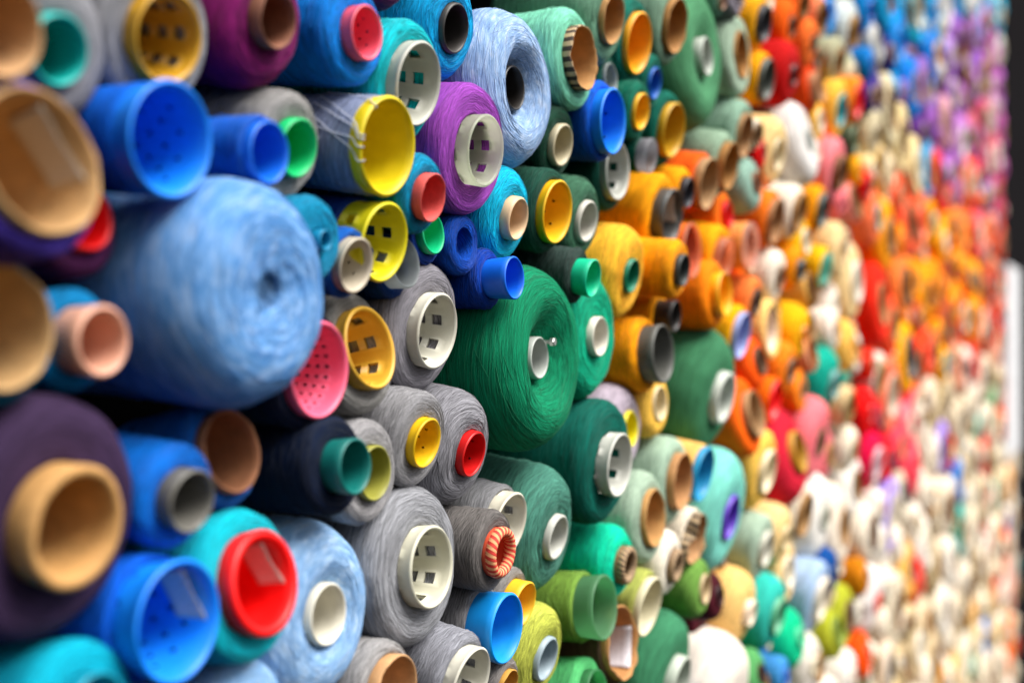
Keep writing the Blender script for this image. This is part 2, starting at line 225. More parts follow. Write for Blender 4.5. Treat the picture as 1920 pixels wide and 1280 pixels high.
(2.7578,-0.2212,-0.0034,11.5,0.0304,0.0045,0.0966,0.170,'#ff8088','#5a4a20','cb','blurred pink cone with brown tube just above cream cone with brown tube',{}),
(3.0689,-0.1584,-0.0062,11.4,0.0399,0.0063,0.0490,0.108,'#e8c898','#8a6a34','cb','blurred peach cone with brown tube just above cream cone with brown tube',{}),
(3.1250,-0.2681,-0.0070,11.5,0.0275,0.0071,0.0590,0.130,'#f3e8d0','#a08058','cb','blurred cream cone with brown tube just below peach cone with brown tube',{}),
(3.3332,-0.1881,-0.0052,6.8,0.0250,0.0052,0.0667,0.147,'#f50505','#b00408','pl','blurred red cone with red tube just right of teal cone with brown tube',{}),
(3.4208,-0.3248,-0.0097,11.5,0.0469,0.0099,0.0798,0.170,'#e0204a','#d0b0b8','pl','blurred red cone with rose tube in the far lower part',{}),
(2.6540,-0.3668,-0.0176,11.5,0.0475,0.0100,0.0669,0.145,'#f3e6d0','#a07848','cb','blurred cream cone with brown tube just above peach cone with cream tube',{}),
(2.8311,-0.3968,-0.0118,5.9,0.0299,0.0079,0.1020,0.170,'#f5efe6','#a8a898','pl','blurred white cone with grey tube just above blue cone with blue tube',{}),
(2.3255,-0.3902,-0.0095,11.5,0.0352,0.0090,0.0645,0.142,'#a8bda8','#c8c4b4','pl','blurred pale grey cone with pale grey tube just above peach cone with cream tube',{}),
(2.4685,-0.3906,-0.0063,11.5,0.0265,0.0065,0.0637,0.140,'#f5cf90','#d8c090','pl','blurred peach cone with pale yellow tube in the far lower part',{}),
(2.2425,-0.4947,-0.0186,11.5,0.0244,0.0121,0.0744,0.162,'#fbcb80','#f3e0c8','pl','blurred peach cone with cream tube just above green cone with dark brown tube',{}),
(2.0243,-0.4242,-0.0029,-5.2,0.0178,0.0041,0.0410,0.090,'#4a1520','#3a1018','pl','blurred maroon cone with maroon tube just right of green cone with peach tube',{}),
(2.7678,-0.5659,-0.0092,11.5,0.0504,0.0129,0.0835,0.170,'#a8c0e0','#d8ccb8','pl','blurred pale blue cone with cream tube in the far lower part',{}),
(2.9070,-0.5386,-0.0082,6.7,0.0245,0.0067,0.0639,0.140,'#0a4a90','#0a3a70','pl','blurred blue cone with blue tube just right of pale blue cone with cream tube',{}),
(2.4115,-0.5335,-0.0091,11.5,0.0374,0.0093,0.0760,0.167,'#3fc0b0','#5aa880','pl','blurred teal cone with green tube in the far lower part',{}),
(2.5898,-0.6143,-0.0085,-6.1,0.0221,0.0086,0.0665,0.146,'#10c08a','#5ad0a0','pl','blurred green cone with green tube in the far lower part',{}),
(2.2894,-0.6172,-0.0054,-6.8,0.0178,0.0056,0.0477,0.105,'#5aa060','#3a2018','cb','blurred green cone with dark brown tube in the far lower part',{}),
(2.4685,-0.6647,-0.0059,4.4,0.0159,0.0059,0.0382,0.084,'#4a90d0','#0a60b8','pl','blurred blue cone with blue tube just left of green cone with green tube',{}),
(2.7025,-0.6988,-0.0074,11.5,0.0230,0.0076,0.0667,0.147,'#f0e6d8','#d8ccb0','pl','blurred white cone with cream tube just left of white cone with brown tube',{}),
(2.9448,-0.6777,-0.0093,-11.5,0.0384,0.0095,0.0572,0.126,'#b0b438','#8a9a3a','pl','blurred tan cone with olive tube in the far lower part',{}),
(3.1123,-0.8181,-0.0070,4.7,0.0235,0.0071,0.0653,0.144,'#f5ece2','#e0d0c0','pl','blurred white cone with cream tube just below tan cone with brown tube',{}),
(3.2979,-0.8060,-0.0074,-6.4,0.0247,0.0074,0.0633,0.139,'#ff5a08','#d04a08','pl','blurred orange red cone with orange red tube in the far lower part',{}),
(3.4282,-0.6986,-0.0090,11.5,0.0285,0.0092,0.0984,0.170,'#f3ece8','#d83a28','pl','blurred white cone with red tube in the far lower part',{}),
(3.2702,-0.6005,-0.0059,-4.8,0.0245,0.0059,0.0492,0.108,'#d08010','#a86808','pl','blurred orange cone with brown tube just below cream cone with brown tube',{}),
(0.4334,-0.2072,-0.0193,-0.6,0.0374,0.0068,0.0667,0.147,'#0a5a78','#7a5530','cb','blurred blue cone with brown tube just left of lavender cone with tan tube',{}),
(3.0729,-0.4496,-0.0179,-0.1,0.0456,0.0031,0.1150,0.150,'#ecdcc8','#a57b4a','cb','blurred cream cone with brown tube just right of blue cone with blue tube',{}),
(3.2473,0.1509,-0.0264,1.6,0.0537,0.0083,0.1150,0.150,'#f0d098','#e8e0d0','pl','blurred peach cone with white tube just above orange cone with orange tube',{}),
(3.4692,0.1007,-0.0002,-2.2,0.0580,0.0041,0.1150,0.150,'#e83020','#a57b4a','cb','blurred red cone with brown tube just above white cone with brown tube',{}),
(3.5970,0.9688,-0.0025,2.5,0.0556,0.0033,0.1150,0.150,'#0aa5e0','#7a5530','cb','blurred blue cone with brown tube just left of blue cone with blue tube',{}),
(3.6015,0.2945,-0.0056,1.4,0.0509,0.0097,0.1150,0.150,'#ffa018','#a57b4a','cb','blurred orange cone with brown tube just right of orange cone with pale teal tube',{}),
(3.6511,-0.1544,-0.0054,3.5,0.0641,0.0031,0.1150,0.150,'#ff8060','#c9bfa8','pl','blurred coral cone with beige tube in the far middle part',{}),
(3.6530,-0.4957,-0.0041,4.0,0.0679,0.0032,0.1150,0.150,'#a890e0','#e4d8c0','pl','blurred lavender cone with cream tube in the far lower part',{}),
(3.7399,-0.7791,-0.0050,3.7,0.0611,0.0033,0.1150,0.150,'#e0d2b8','#7a5530','cb','blurred cream cone with brown tube just right of cream cone with charcoal tube',{}),
(3.6285,0.6509,-0.0022,-1.1,0.0623,0.0038,0.1081,0.150,'#d5c8a5','#8a6438','cb','blurred cream cone with brown tube just left of pale yellow cone with brown tube',{}),
(3.9193,-0.0489,-0.0026,-1.5,0.0688,0.0066,0.1150,0.150,'#ffb020','#4a4a48','pl','blurred orange cone with charcoal tube just below orange cone with brown tube',{}),
(3.9717,0.3641,-0.0078,-4.5,0.0551,0.0089,0.1150,0.150,'#f86040','#7a5530','cb','blurred red cone with brown tube just above orange cone with brown tube',{}),
(4.0822,1.0448,-0.0082,1.6,0.0685,0.0101,0.1150,0.150,'#10b0c8','#c9bfa8','pl','blurred teal cone with beige tube in the far upper part',{}),
(4.0876,-0.3857,-0.0124,-2.1,0.0522,0.0094,0.1150,0.150,'#ff5060','#ff5060','pl','blurred red cone with red tube just above white cone with cream tube',{}),
(4.1054,-0.9664,-0.0033,-0.9,0.0525,0.0075,0.1150,0.150,'#d4bc94','#e8e0d0','pl','blurred peach cone with white tube just below red cone with red tube',{}),
(3.2566,-0.3672,-0.0262,-0.9,0.0382,0.0061,0.0915,0.150,'#f5efe6','#8a6438','cb','blurred white cone with brown tube just right of cream cone with brown tube',{}),
(3.8298,0.5982,-0.0056,2.3,0.0551,0.0048,0.1060,0.150,'#f0d8a0','#7a5530','cb','blurred pale yellow cone with brown tube in the far upper part',{}),
(2.7853,0.0309,-0.0366,-3.7,0.0357,0.0088,0.0793,0.150,'#e0b060','#a57b4a','cb','blurred peach cone with brown tube just right of coral cone with orange tube',{}),
(3.8550,0.1629,-0.0068,0.6,0.0595,0.0119,0.1060,0.150,'#ff8a48','#7a5530','cb','blurred orange cone with brown tube just right of red cone with brown tube',{}),
(4.2169,0.3852,-0.0158,3.6,0.0634,0.0113,0.1150,0.150,'#ff7a50','#ff7a50','pl','blurred orange cone with orange tube just below pale yellow cone with cream tube',{}),
(4.3139,-0.6571,-0.0082,-7.8,0.0450,0.0097,0.1150,0.150,'#f3ebde','#d8ccb4','pl','blurred white cone with cream tube just right of red cone with red tube',{}),
(3.9770,-0.6965,-0.0071,-3.3,0.0411,0.0040,0.1060,0.150,'#f5b860','#4a4a48','pl','blurred orange cone with charcoal tube just left of white cone with cream tube',{}),
(4.3547,0.5694,-0.0074,1.5,0.0543,0.0078,0.1150,0.150,'#4aa8d8','#a57b4a','cb','blurred blue cone with brown tube just above orange cone with pale teal tube',{}),
(2.3969,0.6737,-0.0217,0.3,0.0297,0.0048,0.0667,0.147,'#8c8590','#e4d8c0','pl','blurred grey cone with cream tube in the far upper part',{}),
(4.4794,-1.0950,-0.0069,-0.2,0.0620,0.0069,0.1150,0.150,'#d4bc94','#7a5530','cb','blurred peach cone with brown tube just below cream cone with brown tube',{}),
(4.5279,0.1786,-0.0042,3.3,0.0500,0.0031,0.1150,0.150,'#ff9020','#8a6438','cb','blurred orange cone with brown tube just above coral cone with brown tube',{}),
(3.1512,-0.6814,-0.0245,0.8,0.0389,0.0067,0.0814,0.150,'#b0b438','#6a4a30','cb','blurred tan cone with brown tube just above white cone with cream tube',{}),
(3.8551,-0.4506,-0.0072,-6.2,0.0378,0.0108,0.0976,0.150,'#e0d2b8','#4a4a48','pl','blurred cream cone with charcoal tube just right of lavender cone with cream tube',{}),
(3.4010,0.3277,-0.0009,3.0,0.0353,0.0054,0.0869,0.150,'#ff7a50','#5f9a94','pl','blurred orange cone with pale teal tube just right of red cone with red tube',{}),
(4.6098,0.5638,-0.0097,-0.2,0.0676,0.0059,0.1150,0.150,'#e83020','#6a4a30','cb','blurred red cone with brown tube just above orange cone with pale teal tube',{}),
(3.3651,-0.5013,-0.0077,-0.0,0.0428,0.0088,0.0859,0.150,'#f0e4d0','#6a4a30','cb','blurred cream cone with brown tube just above orange cone with brown tube',{}),
(4.6518,-0.5906,-0.0020,3.9,0.0505,0.0059,0.1150,0.150,'#e8d8bc','#7a5530','cb','blurred cream cone with brown tube just above peach cone with brown tube',{}),
(2.5673,-0.4760,-0.0268,0.1,0.0352,0.0062,0.0667,0.147,'#f5cf90','#e4d8c0','pl','blurred peach cone with cream tube just right of peach cone with pale yellow tube',{}),
(4.6699,-1.2384,-0.0145,3.2,0.0503,0.0098,0.1150,0.150,'#f0a020','#7a5530','cb','blurred orange cone with brown tube just left of cream cone with cream tube',{}),
(4.2972,0.1545,-0.0060,0.4,0.0429,0.0076,0.1060,0.150,'#ffa018','#7a5530','cb','blurred orange cone with brown tube just above red cone with red tube',{}),
(4.3020,-0.3182,-0.0141,-0.8,0.0480,0.0108,0.1060,0.150,'#ead4bc','#e8e0d0','pl','blurred cream cone with white tube just left of cream cone with cream tube',{}),
(3.6673,0.0462,-0.0057,-0.6,0.0495,0.0069,0.0914,0.150,'#f85838','#a57b4a','cb','blurred red cone with brown tube just above coral cone with beige tube',{}),
(3.1972,-0.1426,-0.0384,0.0,0.0472,0.0113,0.0805,0.150,'#0aa58f','#7a5530','cb','blurred teal cone with brown tube just right of peach cone with brown tube',{}),
(4.7371,-0.9660,-0.0030,-3.7,0.0492,0.0032,0.1150,0.150,'#f3ebde','#6a4a30','cb','blurred white cone with brown tube just left of white cone with brown tube',{}),
(4.7641,1.2330,-0.0069,-0.6,0.0579,0.0069,0.1150,0.150,'#e8e4e0','#e8e4e0','pl','blurred white cone with white tube just right of blue cone with cream tube',{}),
(4.0118,0.7826,0.0020,-0.1,0.0512,0.0030,0.0978,0.150,'#0a80e0','#a57b4a','cb','blurred blue cone with brown tube just below blue cone with brown tube',{}),
(4.7916,0.0564,-0.0042,-1.1,0.0643,0.0055,0.1150,0.150,'#c05030','#8a6438','cb','blurred red cone with brown tube just below red cone with brown tube',{}),
(4.8016,0.7961,-0.0055,0.2,0.0547,0.0066,0.1150,0.150,'#d8a0a8','#7a5530','cb','blurred pink cone with brown tube just left of purple cone with beige tube',{}),
(3.7729,0.8706,-0.0044,2.6,0.0534,0.0039,0.0916,0.150,'#0a8fe0','#0a8fe0','pl','blurred blue cone with blue tube just below blue cone with brown tube',{}),
(4.0908,0.5530,-0.0049,-1.6,0.0526,0.0072,0.0978,0.150,'#f0d8a0','#d8ccb4','pl','blurred pale yellow cone with cream tube in the far upper part',{}),
(4.8838,-0.6149,-0.0084,3.5,0.0609,0.0113,0.1150,0.150,'#ecdcc8','#7a5530','cb','blurred cream cone with brown tube just above white cone with brown tube',{}),
(2.8373,-0.7364,-0.0300,1.5,0.0330,0.0107,0.0692,0.150,'#f5ece2','#a57b4a','cb','blurred white cone with brown tube just left of tan cone with olive tube',{}),
(4.5211,-0.7733,-0.0023,-1.2,0.0435,0.0065,0.1060,0.150,'#c8b088','#8a6438','cb','blurred peach cone with brown tube just right of white cone with cream tube',{}),
(4.5466,0.7861,-0.0082,-3.5,0.0478,0.0031,0.1060,0.150,'#a060b8','#6a4a30','cb','blurred purple cone with brown tube just below blue cone with amber tube',{}),
(4.1410,-0.0776,-0.0105,3.0,0.0521,0.0071,0.0970,0.150,'#ff5030','#7a5530','cb','blurred red cone with brown tube just left of red cone with red tube',{}),
(4.8562,0.2664,-0.0100,-1.3,0.0497,0.0084,0.1110,0.150,'#c05030','#7a5530','cb','blurred red cone with brown tube just below orange cone with brown tube',{}),
(5.0456,1.1389,-0.0078,2.3,0.0603,0.0117,0.1150,0.150,'#9a60c0','#6a4a30','cb','blurred purple cone with brown tube just above purple cone with beige tube',{}),
(4.2474,0.8307,-0.0017,-1.4,0.0573,0.0035,0.0978,0.150,'#9a70c0','#a57b4a','cb','blurred lavender cone with brown tube just right of blue cone with brown tube',{}),
(5.0806,-0.0924,0.0001,-4.8,0.0428,0.0055,0.1150,0.150,'#f0a080','#3a3a40','pl','blurred coral cone with charcoal tube in the far middle part',{}),
(2.3144,0.1508,-0.0394,1.7,0.0208,0.0099,0.0559,0.123,'#ff7f30','#d8c8a8','pl','blurred orange cone with cream tube in the far middle part',{}),
(5.1190,-1.0749,-0.0073,-0.2,0.0511,0.0080,0.1150,0.150,'#d4bc94','#6a4a30','cb','blurred peach cone with brown tube just right of cream cone with cream tube',{}),
(2.6868,0.2147,-0.0195,1.0,0.0270,0.0053,0.0635,0.140,'#ffc00a','#e4d8c0','pl','blurred amber cone with cream tube just above peach cone with brown tube',{}),
(5.1364,0.7758,-0.0012,-0.2,0.0591,0.0041,0.1150,0.150,'#c080c8','#e8e0d0','pl','blurred orchid cone with white tube in the far upper part',{}),
(4.3216,-0.9294,-0.0118,-3.3,0.0404,0.0119,0.0978,0.150,'#dcc8a8','#a57b4a','cb','blurred cream cone with brown tube just right of peach cone with white tube',{}),
(4.5904,-0.2302,-0.0167,3.1,0.0467,0.0112,0.1034,0.150,'#d8c090','#d8c090','pl','blurred pale yellow cone with pale yellow tube in the far middle part',{}),
(4.7291,-0.3792,-0.0086,1.1,0.0508,0.0083,0.1060,0.150,'#a890e0','#6a4a30','cb','blurred lavender cone with brown tube just below pale yellow cone with pale yellow tube',{}),
(5.1952,-0.7450,-0.0033,1.3,0.0570,0.0054,0.1150,0.150,'#10a8a0','#a57b4a','cb','blurred teal cone with brown tube just below blue cone with brown tube',{}),
(4.3250,-0.0403,-0.0051,2.3,0.0354,0.0047,0.0962,0.150,'#ff5030','#ff5030','pl','blurred red cone with red tube just left of coral cone with brown tube',{}),
(5.2380,0.4233,-0.0061,-0.4,0.0563,0.0035,0.1150,0.150,'#ff8a48','#f0b510','pl','blurred orange cone with amber tube just below orange cone with beige tube',{}),
(4.6076,1.0914,-0.0094,-1.6,0.0446,0.0095,0.1019,0.150,'#0a9fd0','#e4d8c0','pl','blurred blue cone with cream tube in the far upper part',{}),
(3.5886,-0.9097,-0.0002,2.2,0.0456,0.0048,0.0805,0.150,'#ead4bc','#3a3a40','pl','blurred cream cone with charcoal tube just right of cream cone with brown tube',{}),
(5.2688,-0.3125,-0.0148,-7.0,0.0546,0.0118,0.1150,0.150,'#e0d2b8','#7a5530','cb','blurred cream cone with brown tube just right of cream cone with cream tube',{}),
(5.2882,0.0932,-0.0154,3.0,0.0597,0.0097,0.1150,0.150,'#e83020','#c9bfa8','pl','blurred red cone with beige tube in the far middle part',{}),
(4.4476,0.9738,-0.0021,3.0,0.0423,0.0080,0.0978,0.150,'#0a80e0','#f0b510','pl','blurred blue cone with amber tube in the far upper part',{}),
(2.9761,-0.2669,-0.0343,4.0,0.0273,0.0087,0.0667,0.147,'#ff8088','#a57b4a','cb','blurred pink cone with brown tube just below peach cone with brown tube',{}),
(2.9913,0.7850,-0.0315,-1.0,0.0274,0.0051,0.0667,0.147,'#0a8fe0','#0a8fe0','pl','blurred blue cone with blue tube just right of white cone with white tube',{}),
(4.9683,0.9342,-0.0129,1.3,0.0510,0.0092,0.1060,0.150,'#9a60c0','#c9bfa8','pl','blurred purple cone with beige tube in the far upper part',{}),
(5.4225,-1.0163,-0.0112,0.5,0.0649,0.0085,0.1150,0.150,'#e8d8bc','#6a4a30','cb','blurred cream cone with brown tube just below cream cone with white tube',{}),
(5.4366,1.0264,-0.0051,5.2,0.0561,0.0083,0.1150,0.150,'#6a2a30','#6a2a30','pl','blurred maroon cone with maroon tube just below maroon cone with brown tube',{}),
(4.9922,0.4362,-0.0127,-2.2,0.0430,0.0099,0.1060,0.150,'#ff9020','#6a4a30','cb','blurred orange cone with brown tube just above red cone with brown tube',{}),
(5.4569,1.2497,-0.0130,1.9,0.0465,0.0079,0.1150,0.150,'#6a2a30','#7a5530','cb','blurred maroon cone with brown tube in the far upper part',{}),
(5.4855,-0.7876,0.0002,3.7,0.0617,0.0033,0.1150,0.150,'#e8d8bc','#e8e0d0','pl','blurred cream cone with white tube just above cream cone with brown tube',{}),
(5.0781,0.1403,-0.0093,2.4,0.0485,0.0050,0.1064,0.150,'#ffa018','#ffa018','pl','blurred orange cone with orange tube just left of red cone with beige tube',{}),
(5.5400,0.4461,-0.0022,-2.7,0.0561,0.0034,0.1150,0.150,'#f85838','#8a6438','cb','blurred red cone with brown tube just below pink cone with cream tube',{}),
(5.5481,-0.5081,-0.0046,1.2,0.0648,0.0039,0.1150,0.150,'#d4bc94','#3a3a40','pl','blurred peach cone with charcoal tube just below cream cone with brown tube',{}),
(5.1679,1.3384,-0.0091,-2.0,0.0405,0.0043,0.1060,0.150,'#0a8fd0','#6a4a30','cb','blurred blue cone with brown tube just above purple cone with brown tube',{}),
(4.9268,-0.8208,-0.0032,-4.0,0.0460,0.0066,0.1011,0.150,'#f3ebde','#8a6438','cb','blurred white cone with brown tube just below cream cone with brown tube',{}),
(5.6628,-1.3089,-0.0051,10.5,0.0469,0.0087,0.1150,0.150,'#d4bc94','#e4d8c0','pl','blurred peach cone with cream tube just right of cream cone with white tube',{}),
(4.4701,0.4040,-0.0146,2.8,0.0345,0.0112,0.0919,0.150,'#f0a020','#5f9a94','pl','blurred orange cone with pale teal tube just below blue cone with brown tube',{}),
(5.6489,0.6746,-0.0079,0.0,0.0529,0.0067,0.1138,0.150,'#f05858','#d8c8a8','pl','blurred pink cone with cream tube in the far upper part',{}),
(5.7682,0.2523,-0.0115,-0.3,0.0487,0.0109,0.1150,0.150,'#ffae30','#a57b4a','cb','blurred orange cone with brown tube just below pink cone with cream tube',{}),
(5.7730,-0.6627,-0.0052,0.7,0.0524,0.0062,0.1150,0.150,'#e8d8bc','#6a4a30','cb','blurred cream cone with brown tube just right of peach cone with charcoal tube',{}),
(4.8707,-0.2115,-0.0143,0.2,0.0511,0.0118,0.0978,0.150,'#dcc8a8','#dcc8a8','pl','blurred cream cone with cream tube just left of cream cone with cream tube',{}),
(4.8819,-1.2618,-0.0105,-0.7,0.0360,0.0055,0.0978,0.150,'#ecdcc8','#d8ccb4','pl','blurred cream cone with cream tube just right of orange cone with brown tube',{}),
(5.3253,0.6493,-0.0044,3.0,0.0583,0.0064,0.1060,0.150,'#ff7a30','#c9bfa8','pl','blurred orange cone with beige tube in the far upper part',{}),
(5.3519,-1.2677,-0.0127,-1.3,0.0548,0.0085,0.1060,0.150,'#f0e4d0','#e8e0d0','pl','blurred cream cone with white tube just below cream cone with brown tube',{}),
(4.0705,0.1885,-0.0071,0.2,0.0311,0.0043,0.0805,0.150,'#ff9020','#a57b4a','cb','blurred orange cone with brown tube just below red cone with brown tube',{}),
(5.9541,-0.9620,-0.0008,2.1,0.0501,0.0058,0.1150,0.150,'#f3ebde','#a57b4a','cb','blurred white cone with brown tube just right of peach cone with brown tube',{}),
(5.9591,-0.1639,-0.0035,1.9,0.0553,0.0043,0.1150,0.150,'#ecdcc8','#8a6438','cb','blurred cream cone with brown tube just left of peach cone with charcoal tube',{}),
(4.5025,-0.3949,-0.0080,3.5,0.0427,0.0036,0.0883,0.150,'#ecdcc8','#d8ccb4','pl','blurred cream cone with cream tube just below pale yellow cone with pale yellow tube',{}),
(4.1269,-0.5919,-0.0111,4.7,0.0363,0.0063,0.0814,0.150,'#f3ebde','#d8c8a8','pl','blurred white cone with cream tube just above red cone with red tube',{}),
(5.9693,0.6427,-0.0081,2.7,0.0439,0.0068,0.1150,0.150,'#6a5aa8','#a57b4a','cb','blurred blue cone with brown tube just left of orange cone with brown tube',{}),
(3.2736,0.5482,-0.0356,-0.7,0.0311,0.0095,0.0657,0.145,'#ffc050','#7a5530','cb','blurred orange cone with brown tube just right of orange cone with red tube',{}),
(5.0452,-0.2974,-0.0058,1.3,0.0409,0.0104,0.0978,0.150,'#dcc8a8','#e4d8c0','pl','blurred cream cone with cream tube just right of cream cone with cream tube',{}),
(3.8886,0.9868,-0.0075,-0.7,0.0458,0.0072,0.0767,0.150,'#0aa5d8','#6a4a30','cb','blurred blue cone with brown tube just above blue cone with blue tube',{}),
(4.5036,-0.0330,-0.0131,-3.3,0.0396,0.0104,0.0875,0.150,'#f08060','#8a6438','cb','blurred coral cone with brown tube just right of red cone with red tube',{}),
(5.0888,-0.5330,0.0027,-3.8,0.0422,0.0031,0.0978,0.150,'#0a80d0','#a57b4a','cb','blurred blue cone with brown tube just right of cream cone with brown tube',{}),
(6.0535,1.4309,-0.0031,-0.4,0.0584,0.0078,0.1150,0.150,'#c060b0','#a57b4a','cb','blurred orchid cone with brown tube in the far upper part',{}),
(4.1547,-0.7695,-0.0109,5.0,0.0302,0.0114,0.0805,0.150,'#e03828','#e03828','pl','blurred red cone with red tube just below white cone with cream tube',{}),
(6.0690,-0.5297,-0.0088,0.2,0.0538,0.0083,0.1147,0.150,'#e03828','#6a4a30','cb','blurred red cone with brown tube just above coral cone with cream tube',{}),
(3.8893,-0.9704,-0.0090,-6.3,0.0439,0.0042,0.0754,0.150,'#c8b088','#7a5530','cb','blurred peach cone with brown tube just left of peach cone with white tube',{}),
(6.1546,-0.7719,-0.0086,4.1,0.0657,0.0034,0.1150,0.150,'#f0b0a0','#e4d8c0','pl','blurred coral cone with cream tube in the far lower part',{}),
(5.5940,-0.0863,-0.0049,-0.7,0.0509,0.0040,0.1048,0.150,'#d84838','#e02018','pl','blurred red cone with red tube just above cream cone with brown tube',{}),
(5.6714,0.8868,-0.0113,-2.3,0.0405,0.0082,0.1060,0.150,'#d87080','#8a6438','cb','blurred pink cone with brown tube just above pink cone with cream tube',{}),
(5.6715,1.3376,-0.0065,-1.7,0.0485,0.0111,0.1060,0.150,'#b890d8','#b890d8','pl','blurred lavender cone with lavender tube in the far upper part',{}),
(5.6790,-0.2727,-0.0107,7.5,0.0512,0.0058,0.1060,0.150,'#ecdcc8','#8a6438','cb','blurred cream cone with brown tube just below red cone with red tube',{}),
(2.1521,0.2244,-0.0318,-1.7,0.0242,0.0086,0.0437,0.096,'#ff7f30','#e02018','pl','blurred orange cone with red tube just left of orange cone with frosted cream tube',{}),
(6.2166,-0.1620,-0.0134,-0.3,0.0460,0.0076,0.1150,0.150,'#d4bc94','#3a3a40','pl','blurred peach cone with charcoal tube just right of cream cone with brown tube',{}),
(6.2382,0.4934,-0.0045,2.1,0.0429,0.0068,0.1150,0.150,'#e87040','#7a5530','cb','blurred orange cone with brown tube just above orange cone with brown tube',{}),
(5.7261,-0.9911,-0.0081,3.0,0.0592,0.0085,0.1060,0.150,'#d4bc94','#6a4a30','cb','blurred peach cone with brown tube just left of white cone with brown tube',{}),
(5.8222,1.1610,-0.0156,9.3,0.0575,0.0113,0.1075,0.150,'#9a60c0','#a57b4a','cb','blurred purple cone with brown tube just below lavender cone with lavender tube',{}),
(6.2831,1.3478,-0.0163,0.2,0.0467,0.0109,0.1150,0.150,'#c060b0','#e4d8c0','pl','blurred orchid cone with cream tube in the far upper part',{}),
(6.2877,-1.5365,-0.0042,-5.2,0.0685,0.0065,0.1150,0.150,'#ead4bc','#6a4a30','cb','blurred cream cone with brown tube just below white cone with brown tube',{}),
(3.4099,-0.8598,-0.0108,1.5,0.0291,0.0097,0.0645,0.142,'#f0e4d0','#8a6438','cb','blurred cream cone with brown tube just right of orange red cone with orange red tube',{}),
(2.8766,0.7466,-0.0272,1.5,0.0277,0.0077,0.0552,0.121,'#d8e0dc','#e8e0d0','pl','blurred white cone with white tube just right of coral cone with brown tube',{}),
(6.0186,0.9924,-0.0059,-0.9,0.0652,0.0103,0.1091,0.150,'#c85068','#c9bfa8','pl','blurred pink cone with beige tube in the far upper part',{}),
(6.3643,0.3059,-0.0024,-4.3,0.0542,0.0065,0.1150,0.150,'#e87040','#7a5530','cb','blurred orange cone with brown tube just below orange cone with brown tube',{}),
]
